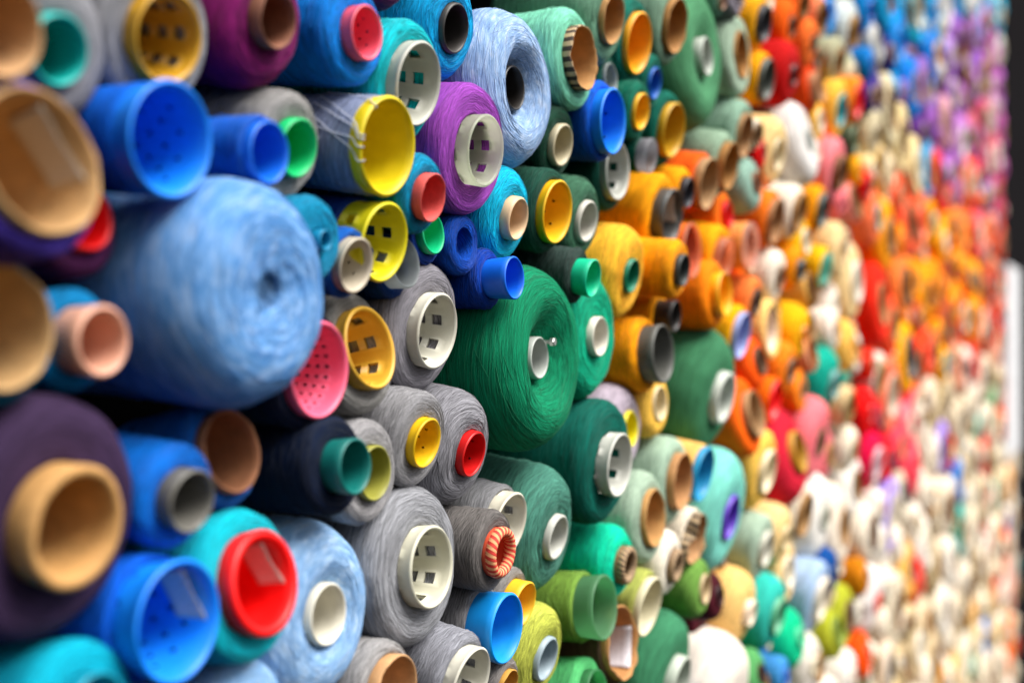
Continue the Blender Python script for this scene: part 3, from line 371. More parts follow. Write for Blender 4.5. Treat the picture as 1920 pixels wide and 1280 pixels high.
FAR = [
(7.078,-1.219,-0.012,0.046,0.008,0.106,'#f0b0a0','#f0b0a0'),
(6.736,-1.478,-0.017,0.044,0.011,0.106,'#e8d8bc','#b8b8b0'),
(2.494,-0.835,-0.037,0.047,0.010,0.115,'#f0e6d8','#7a5530'),
(4.291,1.185,0.001,0.043,0.004,0.106,'#0aa5d8','#6a4a30'),
(6.156,0.835,-0.009,0.061,0.008,0.106,'#c86070','#e8e0d0'),
(7.383,-0.943,-0.006,0.053,0.004,0.106,'#f0e4d0','#a57b4a'),
(7.252,-1.938,-0.006,0.040,0.004,0.106,'#ead4bc','#4a4a48'),
(6.533,-1.569,-0.004,0.067,0.006,0.115,'#e0d2b8','#e4d8c0'),
(6.701,1.050,-0.003,0.048,0.004,0.106,'#b858a0','#8a6438'),
(6.536,-0.013,-0.004,0.059,0.004,0.106,'#f07050','#c9bfa8'),
(3.713,-1.067,-0.005,0.048,0.010,0.106,'#d8c090','#e4d8c0'),
(6.878,-0.730,-0.006,0.040,0.007,0.106,'#e0d2b8','#8a6438'),
(6.276,-0.585,-0.017,0.051,0.012,0.106,'#f3ebde','#6a4a30'),
(5.932,0.090,-0.010,0.051,0.011,0.106,'#e87040','#e4d8c0'),
(6.026,1.201,-0.008,0.043,0.008,0.106,'#a07838','#6a4a30'),
(3.215,-0.972,-0.038,0.055,0.009,0.115,'#b0b438','#d8c8a8'),
(2.529,0.823,-0.024,0.047,0.006,0.108,'#ff6a1a','#a57b4a'),
(6.826,-1.670,-0.008,0.053,0.008,0.112,'#ecdcc8','#8a6438'),
(6.058,-1.541,-0.004,0.050,0.005,0.106,'#e8d8bc','#7a5530'),
(3.742,1.152,-0.003,0.050,0.008,0.115,'#d8dcdc','#8a6438'),
(2.872,0.925,-0.031,0.057,0.007,0.115,'#f08a60','#a57b4a'),
(5.523,0.096,-0.009,0.057,0.010,0.096,'#ffa018','#6a4a30'),
(6.481,0.896,-0.005,0.063,0.008,0.115,'#c86070','#e8e0d0'),
(2.252,0.781,-0.016,0.053,0.006,0.115,'#57806a','#6a4a30'),
(7.081,-0.754,-0.004,0.042,0.004,0.104,'#f0a020','#f0a020'),
(7.242,-1.571,-0.009,0.053,0.005,0.106,'#f0a020','#e8e0d0'),
(3.918,-1.154,-0.013,0.063,0.007,0.115,'#f0a020','#4a4a48'),
(0.798,0.410,-0.038,0.058,0.009,0.096,'#0a7fd8','#a57b4a'),
(6.637,-0.204,-0.008,0.042,0.012,0.115,'#ecdcc8','#8a6438'),
(6.036,0.398,-0.007,0.046,0.006,0.106,'#e86848','#5f9a94'),
(6.862,-1.047,-0.005,0.051,0.010,0.115,'#ff6a20','#8a6438'),
(0.512,0.327,-0.029,0.062,0.011,0.110,'#4b3a99','#4b3a99'),
(6.377,-0.316,-0.011,0.046,0.008,0.114,'#58a070','#6a4a30'),
(2.957,-0.893,-0.024,0.054,0.007,0.114,'#f3ebde','#6a4a30'),
(7.006,-1.465,-0.011,0.061,0.008,0.115,'#d4bc94','#e02018'),
(5.830,-1.437,-0.002,0.056,0.005,0.101,'#e0d2b8','#e0d2b8'),
(0.522,-0.372,-0.022,0.054,0.011,0.115,'#0a5ccc','#a57b4a'),
(6.529,-0.951,-0.012,0.050,0.011,0.106,'#e8d8bc','#a57b4a'),
(6.171,0.049,-0.009,0.051,0.009,0.106,'#a01830','#6a4a30'),
(1.287,0.549,-0.038,0.056,0.009,0.115,'#6a1d52','#6a4a30'),
(6.386,1.790,-0.006,0.061,0.010,0.106,'#e8e4e0','#8a6438'),
(6.460,-1.181,-0.012,0.045,0.006,0.115,'#e03828','#e02018'),
(6.574,-0.722,-0.010,0.052,0.005,0.115,'#d8c090','#7a5530'),
(4.971,1.425,-0.004,0.047,0.009,0.115,'#10b0d0','#4a4a48'),
(6.692,1.265,-0.010,0.053,0.006,0.115,'#b868c8','#6a4a30'),
(6.603,1.816,-0.002,0.063,0.008,0.115,'#e8e4e0','#7a5530'),
(7.391,-0.656,-0.002,0.046,0.004,0.115,'#ead4bc','#e4d8c0'),
(6.111,1.715,-0.010,0.063,0.005,0.115,'#0a8fd0','#0a8fd0'),
(4.182,-1.224,-0.001,0.056,0.004,0.115,'#f0e4d0','#6a4a30'),
(6.618,0.252,-0.013,0.050,0.010,0.115,'#d84030','#c9bfa8'),
(1.619,0.618,-0.024,0.060,0.006,0.115,'#0c6a5a','#a57b4a'),
(5.370,1.514,-0.005,0.056,0.008,0.115,'#e8e4e0','#e8e4e0'),
(5.045,-1.430,-0.010,0.047,0.009,0.106,'#ead4bc','#a57b4a'),
(6.256,-1.238,-0.008,0.041,0.009,0.102,'#d8c090','#a57b4a'),
(3.440,-1.036,-0.006,0.047,0.003,0.115,'#e8d8bc','#a57b4a'),
(6.523,0.622,-0.005,0.069,0.007,0.115,'#a83860','#e02018'),
(7.053,-1.865,-0.006,0.063,0.008,0.112,'#f3ebde','#8a6438'),
(5.378,-1.508,-0.009,0.046,0.004,0.115,'#d4bc94','#c9bfa8'),
(6.565,-0.430,-0.008,0.036,0.006,0.098,'#e0d2b8','#4a4a48'),
(6.185,-0.373,-0.005,0.048,0.006,0.085,'#ead4bc','#8a6438'),
(6.667,0.753,-0.009,0.032,0.005,0.084,'#c04858','#6a4a30'),
(5.827,1.595,-0.002,0.043,0.006,0.098,'#0a8fd0','#a57b4a'),
(6.381,0.108,-0.005,0.051,0.008,0.089,'#f05030','#f05030'),
(6.704,0.502,-0.004,0.056,0.006,0.098,'#e86848','#7a5530'),
(6.583,1.598,-0.005,0.041,0.010,0.098,'#0a9fc0','#d8c8a8'),
(1.568,-0.574,-0.028,0.052,0.005,0.091,'#b5bb55','#6a4a30'),
(2.297,-0.770,-0.021,0.043,0.009,0.098,'#5aa060','#6a4a30'),
(6.153,-1.738,-0.007,0.052,0.006,0.098,'#ecdcc8','#7a5530'),
(1.086,0.512,-0.016,0.045,0.003,0.095,'#0a7fd8','#6a4a30'),
(1.234,-0.547,-0.032,0.050,0.008,0.098,'#8f9098','#e4d8c0'),
(5.751,0.467,-0.003,0.044,0.007,0.098,'#f07078','#e4d8c0'),
(6.238,1.020,-0.013,0.035,0.009,0.098,'#c86070','#e4d8c0'),
(6.411,1.122,-0.017,0.037,0.011,0.098,'#d0a0b8','#c9bfa8'),
(6.404,1.601,-0.003,0.036,0.006,0.087,'#e8e4e0','#4a4a48'),
(3.085,0.948,-0.023,0.053,0.007,0.098,'#d8e0dc','#e8e0d0'),
(5.394,-0.116,-0.010,0.039,0.009,0.098,'#f3e6d8','#3a3a40'),
(5.920,-1.161,-0.013,0.039,0.010,0.092,'#e0d2b8','#e8e0d0'),
(5.860,1.419,-0.006,0.037,0.010,0.084,'#10b0d0','#e02018'),
(1.897,0.676,-0.036,0.042,0.012,0.098,'#7f9f88','#c9bfa8'),
(6.011,-1.338,-0.008,0.036,0.005,0.098,'#0a80d0','#6a4a30'),
(4.465,-1.316,-0.010,0.037,0.008,0.098,'#f3ebde','#7a5530'),
(7.235,-1.107,-0.005,0.038,0.009,0.092,'#ead4bc','#6a4a30'),
(7.247,-1.354,-0.003,0.046,0.004,0.098,'#f0b0a0','#8a6438'),
(7.394,-1.227,-0.004,0.039,0.007,0.098,'#ecdcc8','#5f9a94'),
(1.932,-0.678,-0.023,0.050,0.010,0.084,'#4a90d0','#a57b4a'),
(5.364,-0.619,-0.011,0.042,0.011,0.098,'#e8d8bc','#e8e0d0'),
(6.236,1.546,0.000,0.053,0.003,0.095,'#10b0d0','#10b0d0'),
(1.033,-0.479,-0.034,0.036,0.008,0.098,'#8f9098','#8f9098'),
(6.324,-0.911,-0.015,0.054,0.011,0.098,'#f3ebde','#d8c8a8'),
(7.041,-0.954,-0.007,0.037,0.007,0.092,'#3858b8','#e4d8c0'),
(6.106,-1.081,-0.005,0.036,0.006,0.082,'#c8b088','#a57b4a'),
(4.457,1.326,-0.002,0.051,0.004,0.098,'#0a9fd0','#0a9fd0'),
(5.770,-1.649,-0.004,0.037,0.007,0.098,'#ff6a20','#a57b4a'),
(5.824,-0.384,-0.016,0.034,0.010,0.082,'#10a8a0','#a57b4a'),
(6.531,1.372,-0.008,0.034,0.006,0.082,'#c060b0','#d8c8a8'),
(6.843,-1.263,-0.008,0.055,0.007,0.098,'#f3ebde','#e8e0d0'),
(6.721,0.013,-0.005,0.049,0.005,0.085,'#a01830','#8a6438'),
(6.535,-1.800,-0.011,0.051,0.007,0.098,'#f0e4d0','#a57b4a'),
(5.616,1.590,-0.005,0.039,0.010,0.098,'#10b0d0','#a57b4a'),
(5.582,-1.547,-0.005,0.049,0.010,0.098,'#e0d2b8','#e4d8c0'),
(6.157,0.255,-0.003,0.040,0.009,0.086,'#a01830','#a01830'),
(3.335,1.031,-0.025,0.042,0.008,0.098,'#d8d6d0','#f0b510'),
(7.379,-1.812,-0.007,0.044,0.011,0.078,'#dcc8a8','#e4d8c0'),
(5.313,0.826,-0.006,0.034,0.008,0.073,'#a868b8','#8a6438'),
(4.841,0.524,-0.010,0.034,0.005,0.073,'#f05858','#a57b4a'),
(6.683,-1.036,-0.003,0.039,0.005,0.068,'#f0e4d0','#6a4a30'),
(4.916,0.637,-0.001,0.039,0.007,0.067,'#a868b8','#8a6438'),
(6.435,-1.403,-0.011,0.047,0.010,0.081,'#d4bc94','#f0b510'),
(0.726,-0.422,-0.028,0.047,0.007,0.081,'#0a5ccc','#a57b4a'),
(5.445,-0.270,-0.005,0.034,0.003,0.068,'#e8d8bc','#e8e0d0'),
(4.838,1.048,0.000,0.036,0.004,0.071,'#b890d8','#d8c8a8'),
(5.469,0.827,-0.011,0.041,0.011,0.081,'#a868b8','#4a4a48'),
(3.802,0.427,-0.011,0.031,0.009,0.070,'#f86040','#a57b4a'),
(5.223,-0.929,-0.001,0.030,0.006,0.068,'#f0e4d0','#f0e4d0'),
(1.759,-0.673,-0.040,0.037,0.011,0.070,'#5fbf78','#d8c8a8'),
(5.868,0.870,-0.009,0.041,0.007,0.081,'#b858a0','#6a4a30'),
(4.636,1.370,-0.008,0.032,0.006,0.077,'#10b0c8','#8a6438'),
(6.349,0.713,-0.011,0.034,0.012,0.081,'#b868a8','#a57b4a'),
(5.227,1.091,0.001,0.037,0.005,0.077,'#6a2a30','#d8c8a8'),
(7.416,-1.981,-0.002,0.040,0.003,0.068,'#d4bc94','#6a4a30'),
(5.946,-1.673,-0.005,0.042,0.010,0.071,'#dcc8a8','#8a6438'),
(2.685,-0.890,-0.032,0.041,0.003,0.081,'#f0e6d8','#b8b8b0'),
(5.764,0.034,-0.001,0.030,0.007,0.076,'#ff8a48','#e4d8c0'),
(6.706,-1.855,-0.013,0.030,0.010,0.081,'#f3ebde','#e8e0d0'),
(5.676,-0.820,-0.007,0.035,0.008,0.074,'#d4bc94','#7a5530'),
(6.027,-0.347,-0.016,0.030,0.011,0.078,'#f0e4d0','#d8ccb4'),
(4.667,-0.081,-0.001,0.039,0.007,0.069,'#ffb020','#0aa0a8'),
(5.594,-1.130,-0.016,0.033,0.011,0.081,'#f5b860','#f5b860'),
(4.706,-0.762,-0.003,0.029,0.004,0.069,'#ecdcc8','#b8b8b0'),
(6.742,-0.417,-0.005,0.038,0.009,0.081,'#ff6a20','#7a5530'),
(4.658,0.351,-0.002,0.033,0.007,0.081,'#ffae30','#e8e0d0'),
(2.091,0.689,-0.016,0.031,0.004,0.075,'#7f9f88','#6a4a30'),
(6.724,1.470,-0.014,0.042,0.009,0.081,'#d8e0dc','#c9bfa8'),
(5.578,0.252,-0.014,0.042,0.010,0.073,'#ff9020','#3a3a40'),
(5.377,0.270,-0.004,0.044,0.003,0.081,'#ffa018','#4a4a48'),
(3.775,-0.311,-0.002,0.033,0.004,0.067,'#ff5060','#a57b4a'),
(6.385,-1.724,-0.012,0.040,0.007,0.075,'#ecdcc8','#e4d8c0'),
(6.386,-0.739,-0.013,0.030,0.010,0.079,'#10a8a0','#e4d8c0'),
(5.664,1.081,-0.007,0.035,0.003,0.074,'#b078d0','#c9bfa8'),
(4.936,-0.998,-0.006,0.042,0.008,0.081,'#ecdcc8','#e4d8c0'),
(5.083,0.590,-0.011,0.037,0.010,0.077,'#c888b8','#c888b8'),
(6.646,-1.283,-0.010,0.040,0.010,0.081,'#d4bc94','#b8b8b0'),
(6.693,-0.564,-0.012,0.046,0.012,0.079,'#f0e4d0','#e8e0d0'),
(3.630,0.480,-0.012,0.036,0.011,0.067,'#ecd8b0','#ecd8b0'),
(4.782,-1.404,-0.011,0.045,0.007,0.080,'#3858b8','#6a4a30'),
(7.203,-0.631,-0.009,0.039,0.004,0.074,'#ecdcc8','#d8ccb4'),
(4.267,-0.485,-0.010,0.027,0.008,0.067,'#ecdcc8','#e4d8c0'),
(5.153,-1.253,-0.009,0.029,0.004,0.070,'#d4bc94','#d4bc94'),
(3.950,1.203,-0.010,0.042,0.008,0.081,'#0aa5d8','#0aa5d8'),
(3.606,-0.329,-0.007,0.027,0.005,0.062,'#f0202c','#3a3a40'),
(6.689,-0.910,-0.010,0.031,0.010,0.062,'#d4bc94','#7a5530'),
(3.906,-0.248,-0.000,0.032,0.005,0.067,'#ff8088','#e4d8c0'),
(7.200,-0.963,-0.013,0.031,0.010,0.060,'#c8b088','#7a5530'),
(5.959,-0.658,-0.005,0.028,0.008,0.057,'#d8c090','#a57b4a'),
(7.087,-1.690,-0.004,0.032,0.005,0.067,'#ff6a20','#a57b4a'),
(4.934,-0.418,-0.011,0.026,0.006,0.067,'#e03828','#d8c8a8'),
(6.873,-1.892,-0.015,0.039,0.010,0.067,'#e8d8bc','#6a4a30'),
(1.399,-0.559,-0.021,0.032,0.006,0.067,'#8f9098','#a57b4a'),
(2.735,0.803,-0.022,0.024,0.007,0.056,'#ff7a3a','#7a5530'),
(5.259,-0.507,-0.012,0.022,0.011,0.059,'#d4bc94','#d8c8a8'),
(4.304,-1.101,-0.006,0.025,0.006,0.062,'#ecdcc8','#d8ccb4'),
(6.725,1.673,-0.008,0.030,0.008,0.067,'#10b0d0','#10b0d0'),
(7.203,-1.725,-0.011,0.029,0.011,0.056,'#d8c090','#e4d8c0'),
(5.393,-0.432,-0.018,0.031,0.012,0.061,'#f3ebde','#f3ebde'),
(5.992,1.596,-0.009,0.029,0.011,0.056,'#0a9fc0','#c9bfa8'),
(0.909,-0.380,-0.030,0.028,0.003,0.056,'#8fb5dc','#8a6438'),
(3.799,-0.596,-0.011,0.036,0.008,0.062,'#ecdcc8','#e8e0d0'),
(3.236,0.683,-0.036,0.024,0.011,0.058,'#b8b898','#d8c8a8'),
(6.366,-0.067,-0.003,0.028,0.006,0.066,'#f0a080','#e8e0d0'),
(5.223,-1.361,0.001,0.026,0.003,0.057,'#dcc8a8','#d8c8a8'),
(5.129,0.952,-0.004,0.026,0.003,0.059,'#a868b8','#a57b4a'),
(5.032,-0.693,-0.007,0.033,0.004,0.056,'#58a070','#8a6438'),
(6.467,-0.563,-0.012,0.030,0.008,0.067,'#d8c090','#d8c090'),
(7.437,-1.374,-0.007,0.026,0.005,0.059,'#d4bc94','#a57b4a'),
(3.978,-0.857,-0.006,0.027,0.009,0.056,'#d8c090','#6a4a30'),
(5.058,-0.913,-0.005,0.027,0.003,0.061,'#ead4bc','#d8ccb4'),
(6.469,0.459,-0.004,0.036,0.004,0.060,'#d84030','#d84030'),
(5.484,0.641,-0.007,0.023,0.004,0.056,'#f06a30','#a57b4a'),
(6.761,0.876,-0.007,0.037,0.008,0.067,'#b858a0','#b858a0'),
(5.736,-0.489,-0.007,0.026,0.011,0.059,'#f0b0a0','#e4d8c0'),
(6.307,-1.069,-0.006,0.030,0.011,0.065,'#e0d2b8','#e4d8c0'),
(3.454,0.664,-0.007,0.030,0.012,0.057,'#403080','#7a5530'),
(4.450,1.132,-0.003,0.025,0.005,0.065,'#0a8fe0','#a57b4a'),
(7.414,-1.561,-0.002,0.028,0.007,0.067,'#ead4bc','#7a5530'),
(4.784,1.399,-0.012,0.031,0.008,0.055,'#0a8fd0','#0aa0a8'),
(7.278,-0.818,-0.009,0.026,0.007,0.060,'#f3ebde','#e4d8c0'),
(6.167,-1.381,-0.011,0.033,0.010,0.067,'#f3ebde','#4a4a48'),
(3.268,-0.029,-0.026,0.029,0.003,0.056,'#f6ecdc','#a57b4a'),
(5.263,0.953,-0.008,0.028,0.008,0.067,'#c080c8','#7a5530'),
(5.973,0.246,-0.006,0.027,0.011,0.059,'#e87040','#7a5530'),
(4.967,0.756,-0.009,0.023,0.005,0.058,'#b880c8','#a57b4a'),
(4.027,-0.197,-0.004,0.032,0.005,0.067,'#ff5060','#c9bfa8'),
(4.426,-0.186,-0.007,0.029,0.004,0.067,'#ead4bc','#e4d8c0'),
(4.286,1.029,-0.010,0.021,0.010,0.054,'#0aa5d8','#c9bfa8'),
(2.652,-0.104,-0.017,0.021,0.003,0.048,'#ff8a30','#7a5530'),
(4.407,-0.514,-0.006,0.020,0.007,0.055,'#ecdcc8','#7a5530'),
(6.731,-0.765,-0.008,0.020,0.012,0.048,'#d4bc94','#7a5530'),
(3.479,-0.211,-0.009,0.026,0.005,0.051,'#d01030','#3a3a40'),
(5.736,-1.145,-0.013,0.025,0.010,0.051,'#e8d8bc','#8a6438'),
(4.703,0.940,-0.013,0.025,0.011,0.055,'#6a2a30','#7a5530'),
(4.623,0.030,-0.011,0.021,0.010,0.051,'#ffa018','#8a6438'),
(5.204,-1.478,-0.012,0.032,0.006,0.055,'#f5b860','#f5b860'),
(5.811,0.740,0.002,0.029,0.004,0.055,'#c85068','#3a3a40'),
(4.776,0.420,-0.000,0.022,0.005,0.052,'#ff9020','#a57b4a'),
(5.606,-0.659,-0.014,0.025,0.011,0.050,'#dcc8a8','#c9bfa8'),
(6.491,1.248,-0.005,0.020,0.005,0.050,'#c870c0','#4a4a48'),
(5.763,-0.096,-0.009,0.031,0.004,0.055,'#f07050','#8a6438'),
(6.674,-1.151,-0.002,0.025,0.006,0.050,'#dcc8a8','#8a6438'),
(3.610,-0.678,-0.006,0.022,0.011,0.052,'#f0e4d0','#e4d8c0'),
(6.182,0.673,-0.007,0.026,0.010,0.055,'#d0b8c0','#7a5530'),
(5.330,-0.849,-0.010,0.030,0.006,0.055,'#f3ebde','#7a5530'),
(4.168,-0.243,-0.003,0.025,0.008,0.051,'#f0e4d0','#8a6438'),
(5.825,-0.866,-0.011,0.019,0.008,0.049,'#f0e4d0','#a57b4a'),
(3.231,0.917,-0.029,0.023,0.010,0.050,'#d8e0dc','#a57b4a'),
(5.327,1.342,-0.014,0.023,0.010,0.047,'#10b0d0','#c9bfa8'),
(5.084,0.303,-0.006,0.028,0.012,0.055,'#ffa018','#ffa018'),
(2.836,0.638,-0.034,0.023,0.005,0.050,'#e04a10','#6a4a30'),
(5.867,1.006,-0.002,0.026,0.008,0.046,'#c85068','#8a6438'),
(5.964,-0.764,-0.008,0.030,0.008,0.053,'#c8b088','#8a6438'),
(3.498,-0.545,-0.005,0.027,0.006,0.051,'#f3ebde','#e4d8c0'),
(4.161,0.073,-0.010,0.032,0.007,0.055,'#c05030','#a57b4a'),
(4.691,0.190,-0.005,0.022,0.008,0.051,'#ff9020','#ff9020'),
(3.004,-0.593,-0.036,0.019,0.008,0.047,'#d4bc94','#d4bc94'),
(4.211,0.674,-0.008,0.031,0.010,0.055,'#6a3a90','#6a4a30'),
(7.428,-1.682,-0.002,0.024,0.007,0.055,'#e03828','#8a6438'),
(5.498,-1.345,-0.004,0.023,0.009,0.055,'#58a070','#5f9a94'),
(6.466,-0.174,-0.007,0.021,0.011,0.055,'#d8c090','#d8c090'),
(4.953,0.039,-0.005,0.022,0.007,0.050,'#f04028','#6a4a30'),
(5.526,1.398,-0.006,0.023,0.007,0.052,'#e8e4e0','#e8e4e0'),
(5.254,-0.102,-0.005,0.022,0.004,0.046,'#f07050','#7a5530'),
(3.795,0.301,-0.004,0.017,0.008,0.047,'#ff9020','#ff9020'),
(6.566,-1.387,-0.000,0.029,0.004,0.053,'#f3ebde','#d8c8a8'),
(5.033,-1.262,-0.009,0.023,0.010,0.053,'#f5b860','#c9bfa8'),
(5.905,-0.508,-0.012,0.020,0.007,0.054,'#c8b088','#c9bfa8'),
(3.616,0.806,-0.006,0.026,0.010,0.050,'#2a2070','#7a5530'),
(4.393,0.840,-0.007,0.024,0.003,0.050,'#0a8fe0','#b8b8b0'),
(3.035,0.436,-0.028,0.017,0.005,0.046,'#55604a','#e4d8c0'),
(3.115,0.246,-0.029,0.030,0.010,0.050,'#f0d098','#e4d8c0'),
(6.184,1.195,-0.008,0.029,0.012,0.055,'#b868c8','#e4d8c0'),
(4.557,-0.930,-0.008,0.031,0.008,0.055,'#e8d8bc','#e4d8c0'),
(6.432,1.455,-0.011,0.019,0.005,0.050,'#c870c0','#8a6438'),
(4.075,1.223,-0.000,0.018,0.006,0.049,'#0a8fe0','#7a5530'),
(3.028,0.086,-0.032,0.030,0.005,0.055,'#f3e5d8','#e8e0d0'),
(5.878,0.376,-0.005,0.030,0.010,0.054,'#f07078','#a57b4a'),
(5.177,0.264,-0.008,0.022,0.003,0.049,'#f04028','#4a4a48'),
(6.140,-0.955,-0.007,0.025,0.004,0.051,'#e03828','#e4d8c0'),
(3.519,0.498,-0.013,0.028,0.008,0.047,'#f5cf80','#7a5530'),
(3.564,-0.781,-0.011,0.024,0.007,0.047,'#ecdcc8','#e4d8c0'),
(6.775,0.178,-0.006,0.027,0.011,0.047,'#f05030','#e4d8c0'),
(3.970,-0.545,-0.003,0.024,0.009,0.047,'#f0e4d0','#8a6438'),
(4.894,-1.114,-0.011,0.021,0.008,0.045,'#f0e4d0','#d8ccb4'),
(3.358,-0.059,-0.006,0.015,0.010,0.042,'#e83828','#8a6438'),
(4.402,0.728,0.001,0.018,0.003,0.047,'#a060b8','#6a4a30'),
(2.606,0.586,-0.030,0.024,0.012,0.043,'#e04a10','#8a6438'),
(2.381,-0.663,-0.028,0.022,0.008,0.040,'#5aa060','#a57b4a'),
(6.375,0.572,-0.005,0.017,0.006,0.043,'#d0b8c0','#5f9a94'),
(5.666,0.125,0.002,0.020,0.003,0.047,'#ffa018','#ffa018'),
(5.748,1.483,-0.010,0.023,0.009,0.042,'#e8e4e0','#e4d8c0'),
(5.820,-1.277,-0.002,0.020,0.007,0.047,'#ecdcc8','#8a6438'),
(4.731,-0.181,0.002,0.023,0.003,0.047,'#d4bc94','#e4d8c0'),
(4.903,-0.049,-0.004,0.018,0.008,0.041,'#e8c8a0','#a57b4a'),
(2.791,0.419,-0.023,0.019,0.009,0.040,'#dcd8d4','#e4d8c0'),
(2.499,0.066,-0.034,0.021,0.005,0.043,'#ffb808','#a57b4a'),
(6.893,-0.875,-0.004,0.017,0.008,0.043,'#f3ebde','#e4d8c0'),
(5.551,-0.347,-0.014,0.023,0.010,0.044,'#d4bc94','#d8c8a8'),
(6.272,0.180,-0.006,0.023,0.004,0.043,'#e87040','#e4d8c0'),
(4.501,-0.545,-0.007,0.023,0.005,0.045,'#f5b860','#e8e0d0'),
(7.310,-1.719,-0.013,0.017,0.007,0.041,'#d4bc94','#6a4a30'),
(6.431,-0.462,-0.005,0.016,0.010,0.042,'#ead4bc','#6a4a30'),
(3.357,0.451,-0.005,0.020,0.003,0.041,'#f0d8a0','#e8e0d0'),
(6.672,-1.690,-0.005,0.025,0.009,0.045,'#dcc8a8','#dcc8a8'),
(6.766,1.811,-0.009,0.023,0.009,0.047,'#10b0d0','#c9bfa8'),
(3.067,0.599,-0.035,0.016,0.012,0.040,'#ff9030','#e8e0d0'),
(0.941,0.441,-0.024,0.020,0.006,0.047,'#0a7fd8','#6a4a30'),
(6.578,0.452,-0.009,0.022,0.009,0.040,'#e86848','#7a5530'),
(6.749,0.658,0.001,0.022,0.004,0.044,'#a83860','#e4d8c0'),
(2.705,0.901,-0.028,0.022,0.012,0.047,'#f07a38','#e4d8c0'),
(5.289,1.228,-0.007,0.019,0.004,0.047,'#9a60c0','#7a5530'),
(3.748,0.738,-0.012,0.017,0.010,0.043,'#0aa0d8','#0aa0d8'),
(3.355,0.641,-0.006,0.025,0.007,0.042,'#403080','#7a5530'),
(2.180,0.618,-0.021,0.024,0.010,0.041,'#a3b8a2','#6a4a30'),
(3.881,-0.841,-0.009,0.025,0.009,0.042,'#f0e4d0','#8a6438'),
(6.568,1.142,-0.008,0.023,0.006,0.047,'#d0a0b8','#d0a0b8'),
(4.925,0.130,-0.003,0.015,0.008,0.040,'#ff9020','#6a4a30'),
(4.589,0.940,-0.004,0.024,0.009,0.047,'#d8d0e0','#e4d8c0'),
(1.463,0.559,-0.037,0.020,0.008,0.047,'#7f9f88','#e8e0d0'),
(4.221,0.965,-0.008,0.016,0.011,0.040,'#0a8fe0','#0a8fe0'),
(3.777,-0.936,-0.008,0.017,0.007,0.042,'#d4bc94','#e8e0d0'),
(5.818,0.614,-0.003,0.016,0.009,0.041,'#ff7a30','#8a6438'),
(2.833,0.495,-0.022,0.026,0.004,0.047,'#ffc050','#e4d8c0'),
(6.772,0.286,-0.009,0.018,0.005,0.046,'#e87040','#8a6438'),
(3.857,0.740,-0.004,0.021,0.007,0.041,'#9a70c0','#7a5530'),
(4.239,-0.188,-0.010,0.025,0.008,0.041,'#dcc8a8','#6a4a30'),
(5.598,-0.907,-0.012,0.024,0.006,0.046,'#dcc8a8','#6a4a30'),
(3.280,-0.691,-0.018,0.018,0.006,0.045,'#f3ebde','#6a4a30'),
(3.496,-0.451,-0.005,0.022,0.005,0.046,'#f3ebde','#a57b4a'),
(4.767,0.614,-0.004,0.024,0.007,0.047,'#c080c8','#b8b8b0'),
(2.881,0.262,-0.055,0.020,0.012,0.049,'#ffa515','#8a6438'),
(6.758,-0.846,-0.036,0.021,0.005,0.036,'#d4bc94','#6a4a30'),
(3.233,0.816,-0.056,0.020,0.004,0.045,'#d8e0dc','#e4d8c0'),
(3.218,0.334,-0.051,0.020,0.012,0.037,'#ff9a90','#f0b510'),
(5.345,-0.747,-0.041,0.015,0.008,0.036,'#f3ebde','#f3ebde'),
(5.395,0.528,-0.035,0.019,0.012,0.039,'#ff7a30','#7a5530'),
(2.127,-0.477,-0.066,0.017,0.011,0.046,'#4a1520','#4a1520'),
(6.401,-1.048,-0.038,0.019,0.007,0.035,'#e0d2b8','#d8c8a8'),
(6.793,1.572,-0.043,0.019,0.010,0.050,'#10b0d0','#6a4a30'),
(2.669,-0.494,-0.052,0.021,0.003,0.043,'#f5cf90','#6a4a30'),
(3.169,-0.562,-0.056,0.022,0.010,0.038,'#d08010','#e4d8c0'),
(6.372,0.995,-0.029,0.021,0.003,0.037,'#d0a0b8','#d0a0b8'),
(3.819,-0.182,-0.034,0.028,0.009,0.049,'#ff8088','#6a4a30'),
(2.544,0.368,-0.051,0.018,0.003,0.040,'#f5ead8','#e4d8c0'),
(2.393,0.562,-0.047,0.017,0.008,0.036,'#ffb030','#ffb030'),
(6.095,0.537,-0.039,0.014,0.008,0.040,'#e87040','#5f9a94'),
(2.436,-0.175,-0.046,0.014,0.005,0.035,'#ff7a18','#6a4a30'),
(5.797,0.966,-0.040,0.023,0.009,0.039,'#c85068','#6a4a30'),
(6.730,0.377,-0.044,0.015,0.011,0.035,'#e87040','#8a6438'),
(4.626,-1.085,-0.027,0.019,0.004,0.037,'#d4bc94','#6a4a30'),
(3.004,-0.054,-0.058,0.021,0.012,0.040,'#f3e5d8','#b8b8b0'),
(5.928,1.515,-0.035,0.019,0.004,0.036,'#0a9fc0','#e4d8c0'),
(3.213,-0.507,-0.066,0.022,0.009,0.038,'#d08010','#d08010'),
(3.041,0.703,-0.057,0.018,0.005,0.033,'#b8b898','#6a4a30'),
(6.758,-0.662,-0.031,0.018,0.003,0.037,'#d4bc94','#a57b4a'),
(2.866,-0.637,-0.049,0.016,0.008,0.037,'#b0b438','#a57b4a'),
(5.839,-0.250,-0.038,0.016,0.012,0.038,'#10a8a0','#c9bfa8'),
(7.441,-1.104,-0.040,0.015,0.008,0.039,'#ecdcc8','#a57b4a'),
(6.038,0.770,-0.033,0.015,0.009,0.033,'#c86070','#e8e0d0'),
(3.543,-0.634,-0.028,0.017,0.004,0.034,'#f0e4d0','#a57b4a'),
(2.910,0.110,-0.055,0.015,0.007,0.037,'#f3e5d8','#e8e0d0'),
(5.466,-1.158,-0.039,0.022,0.007,0.039,'#f5b860','#d8c8a8'),
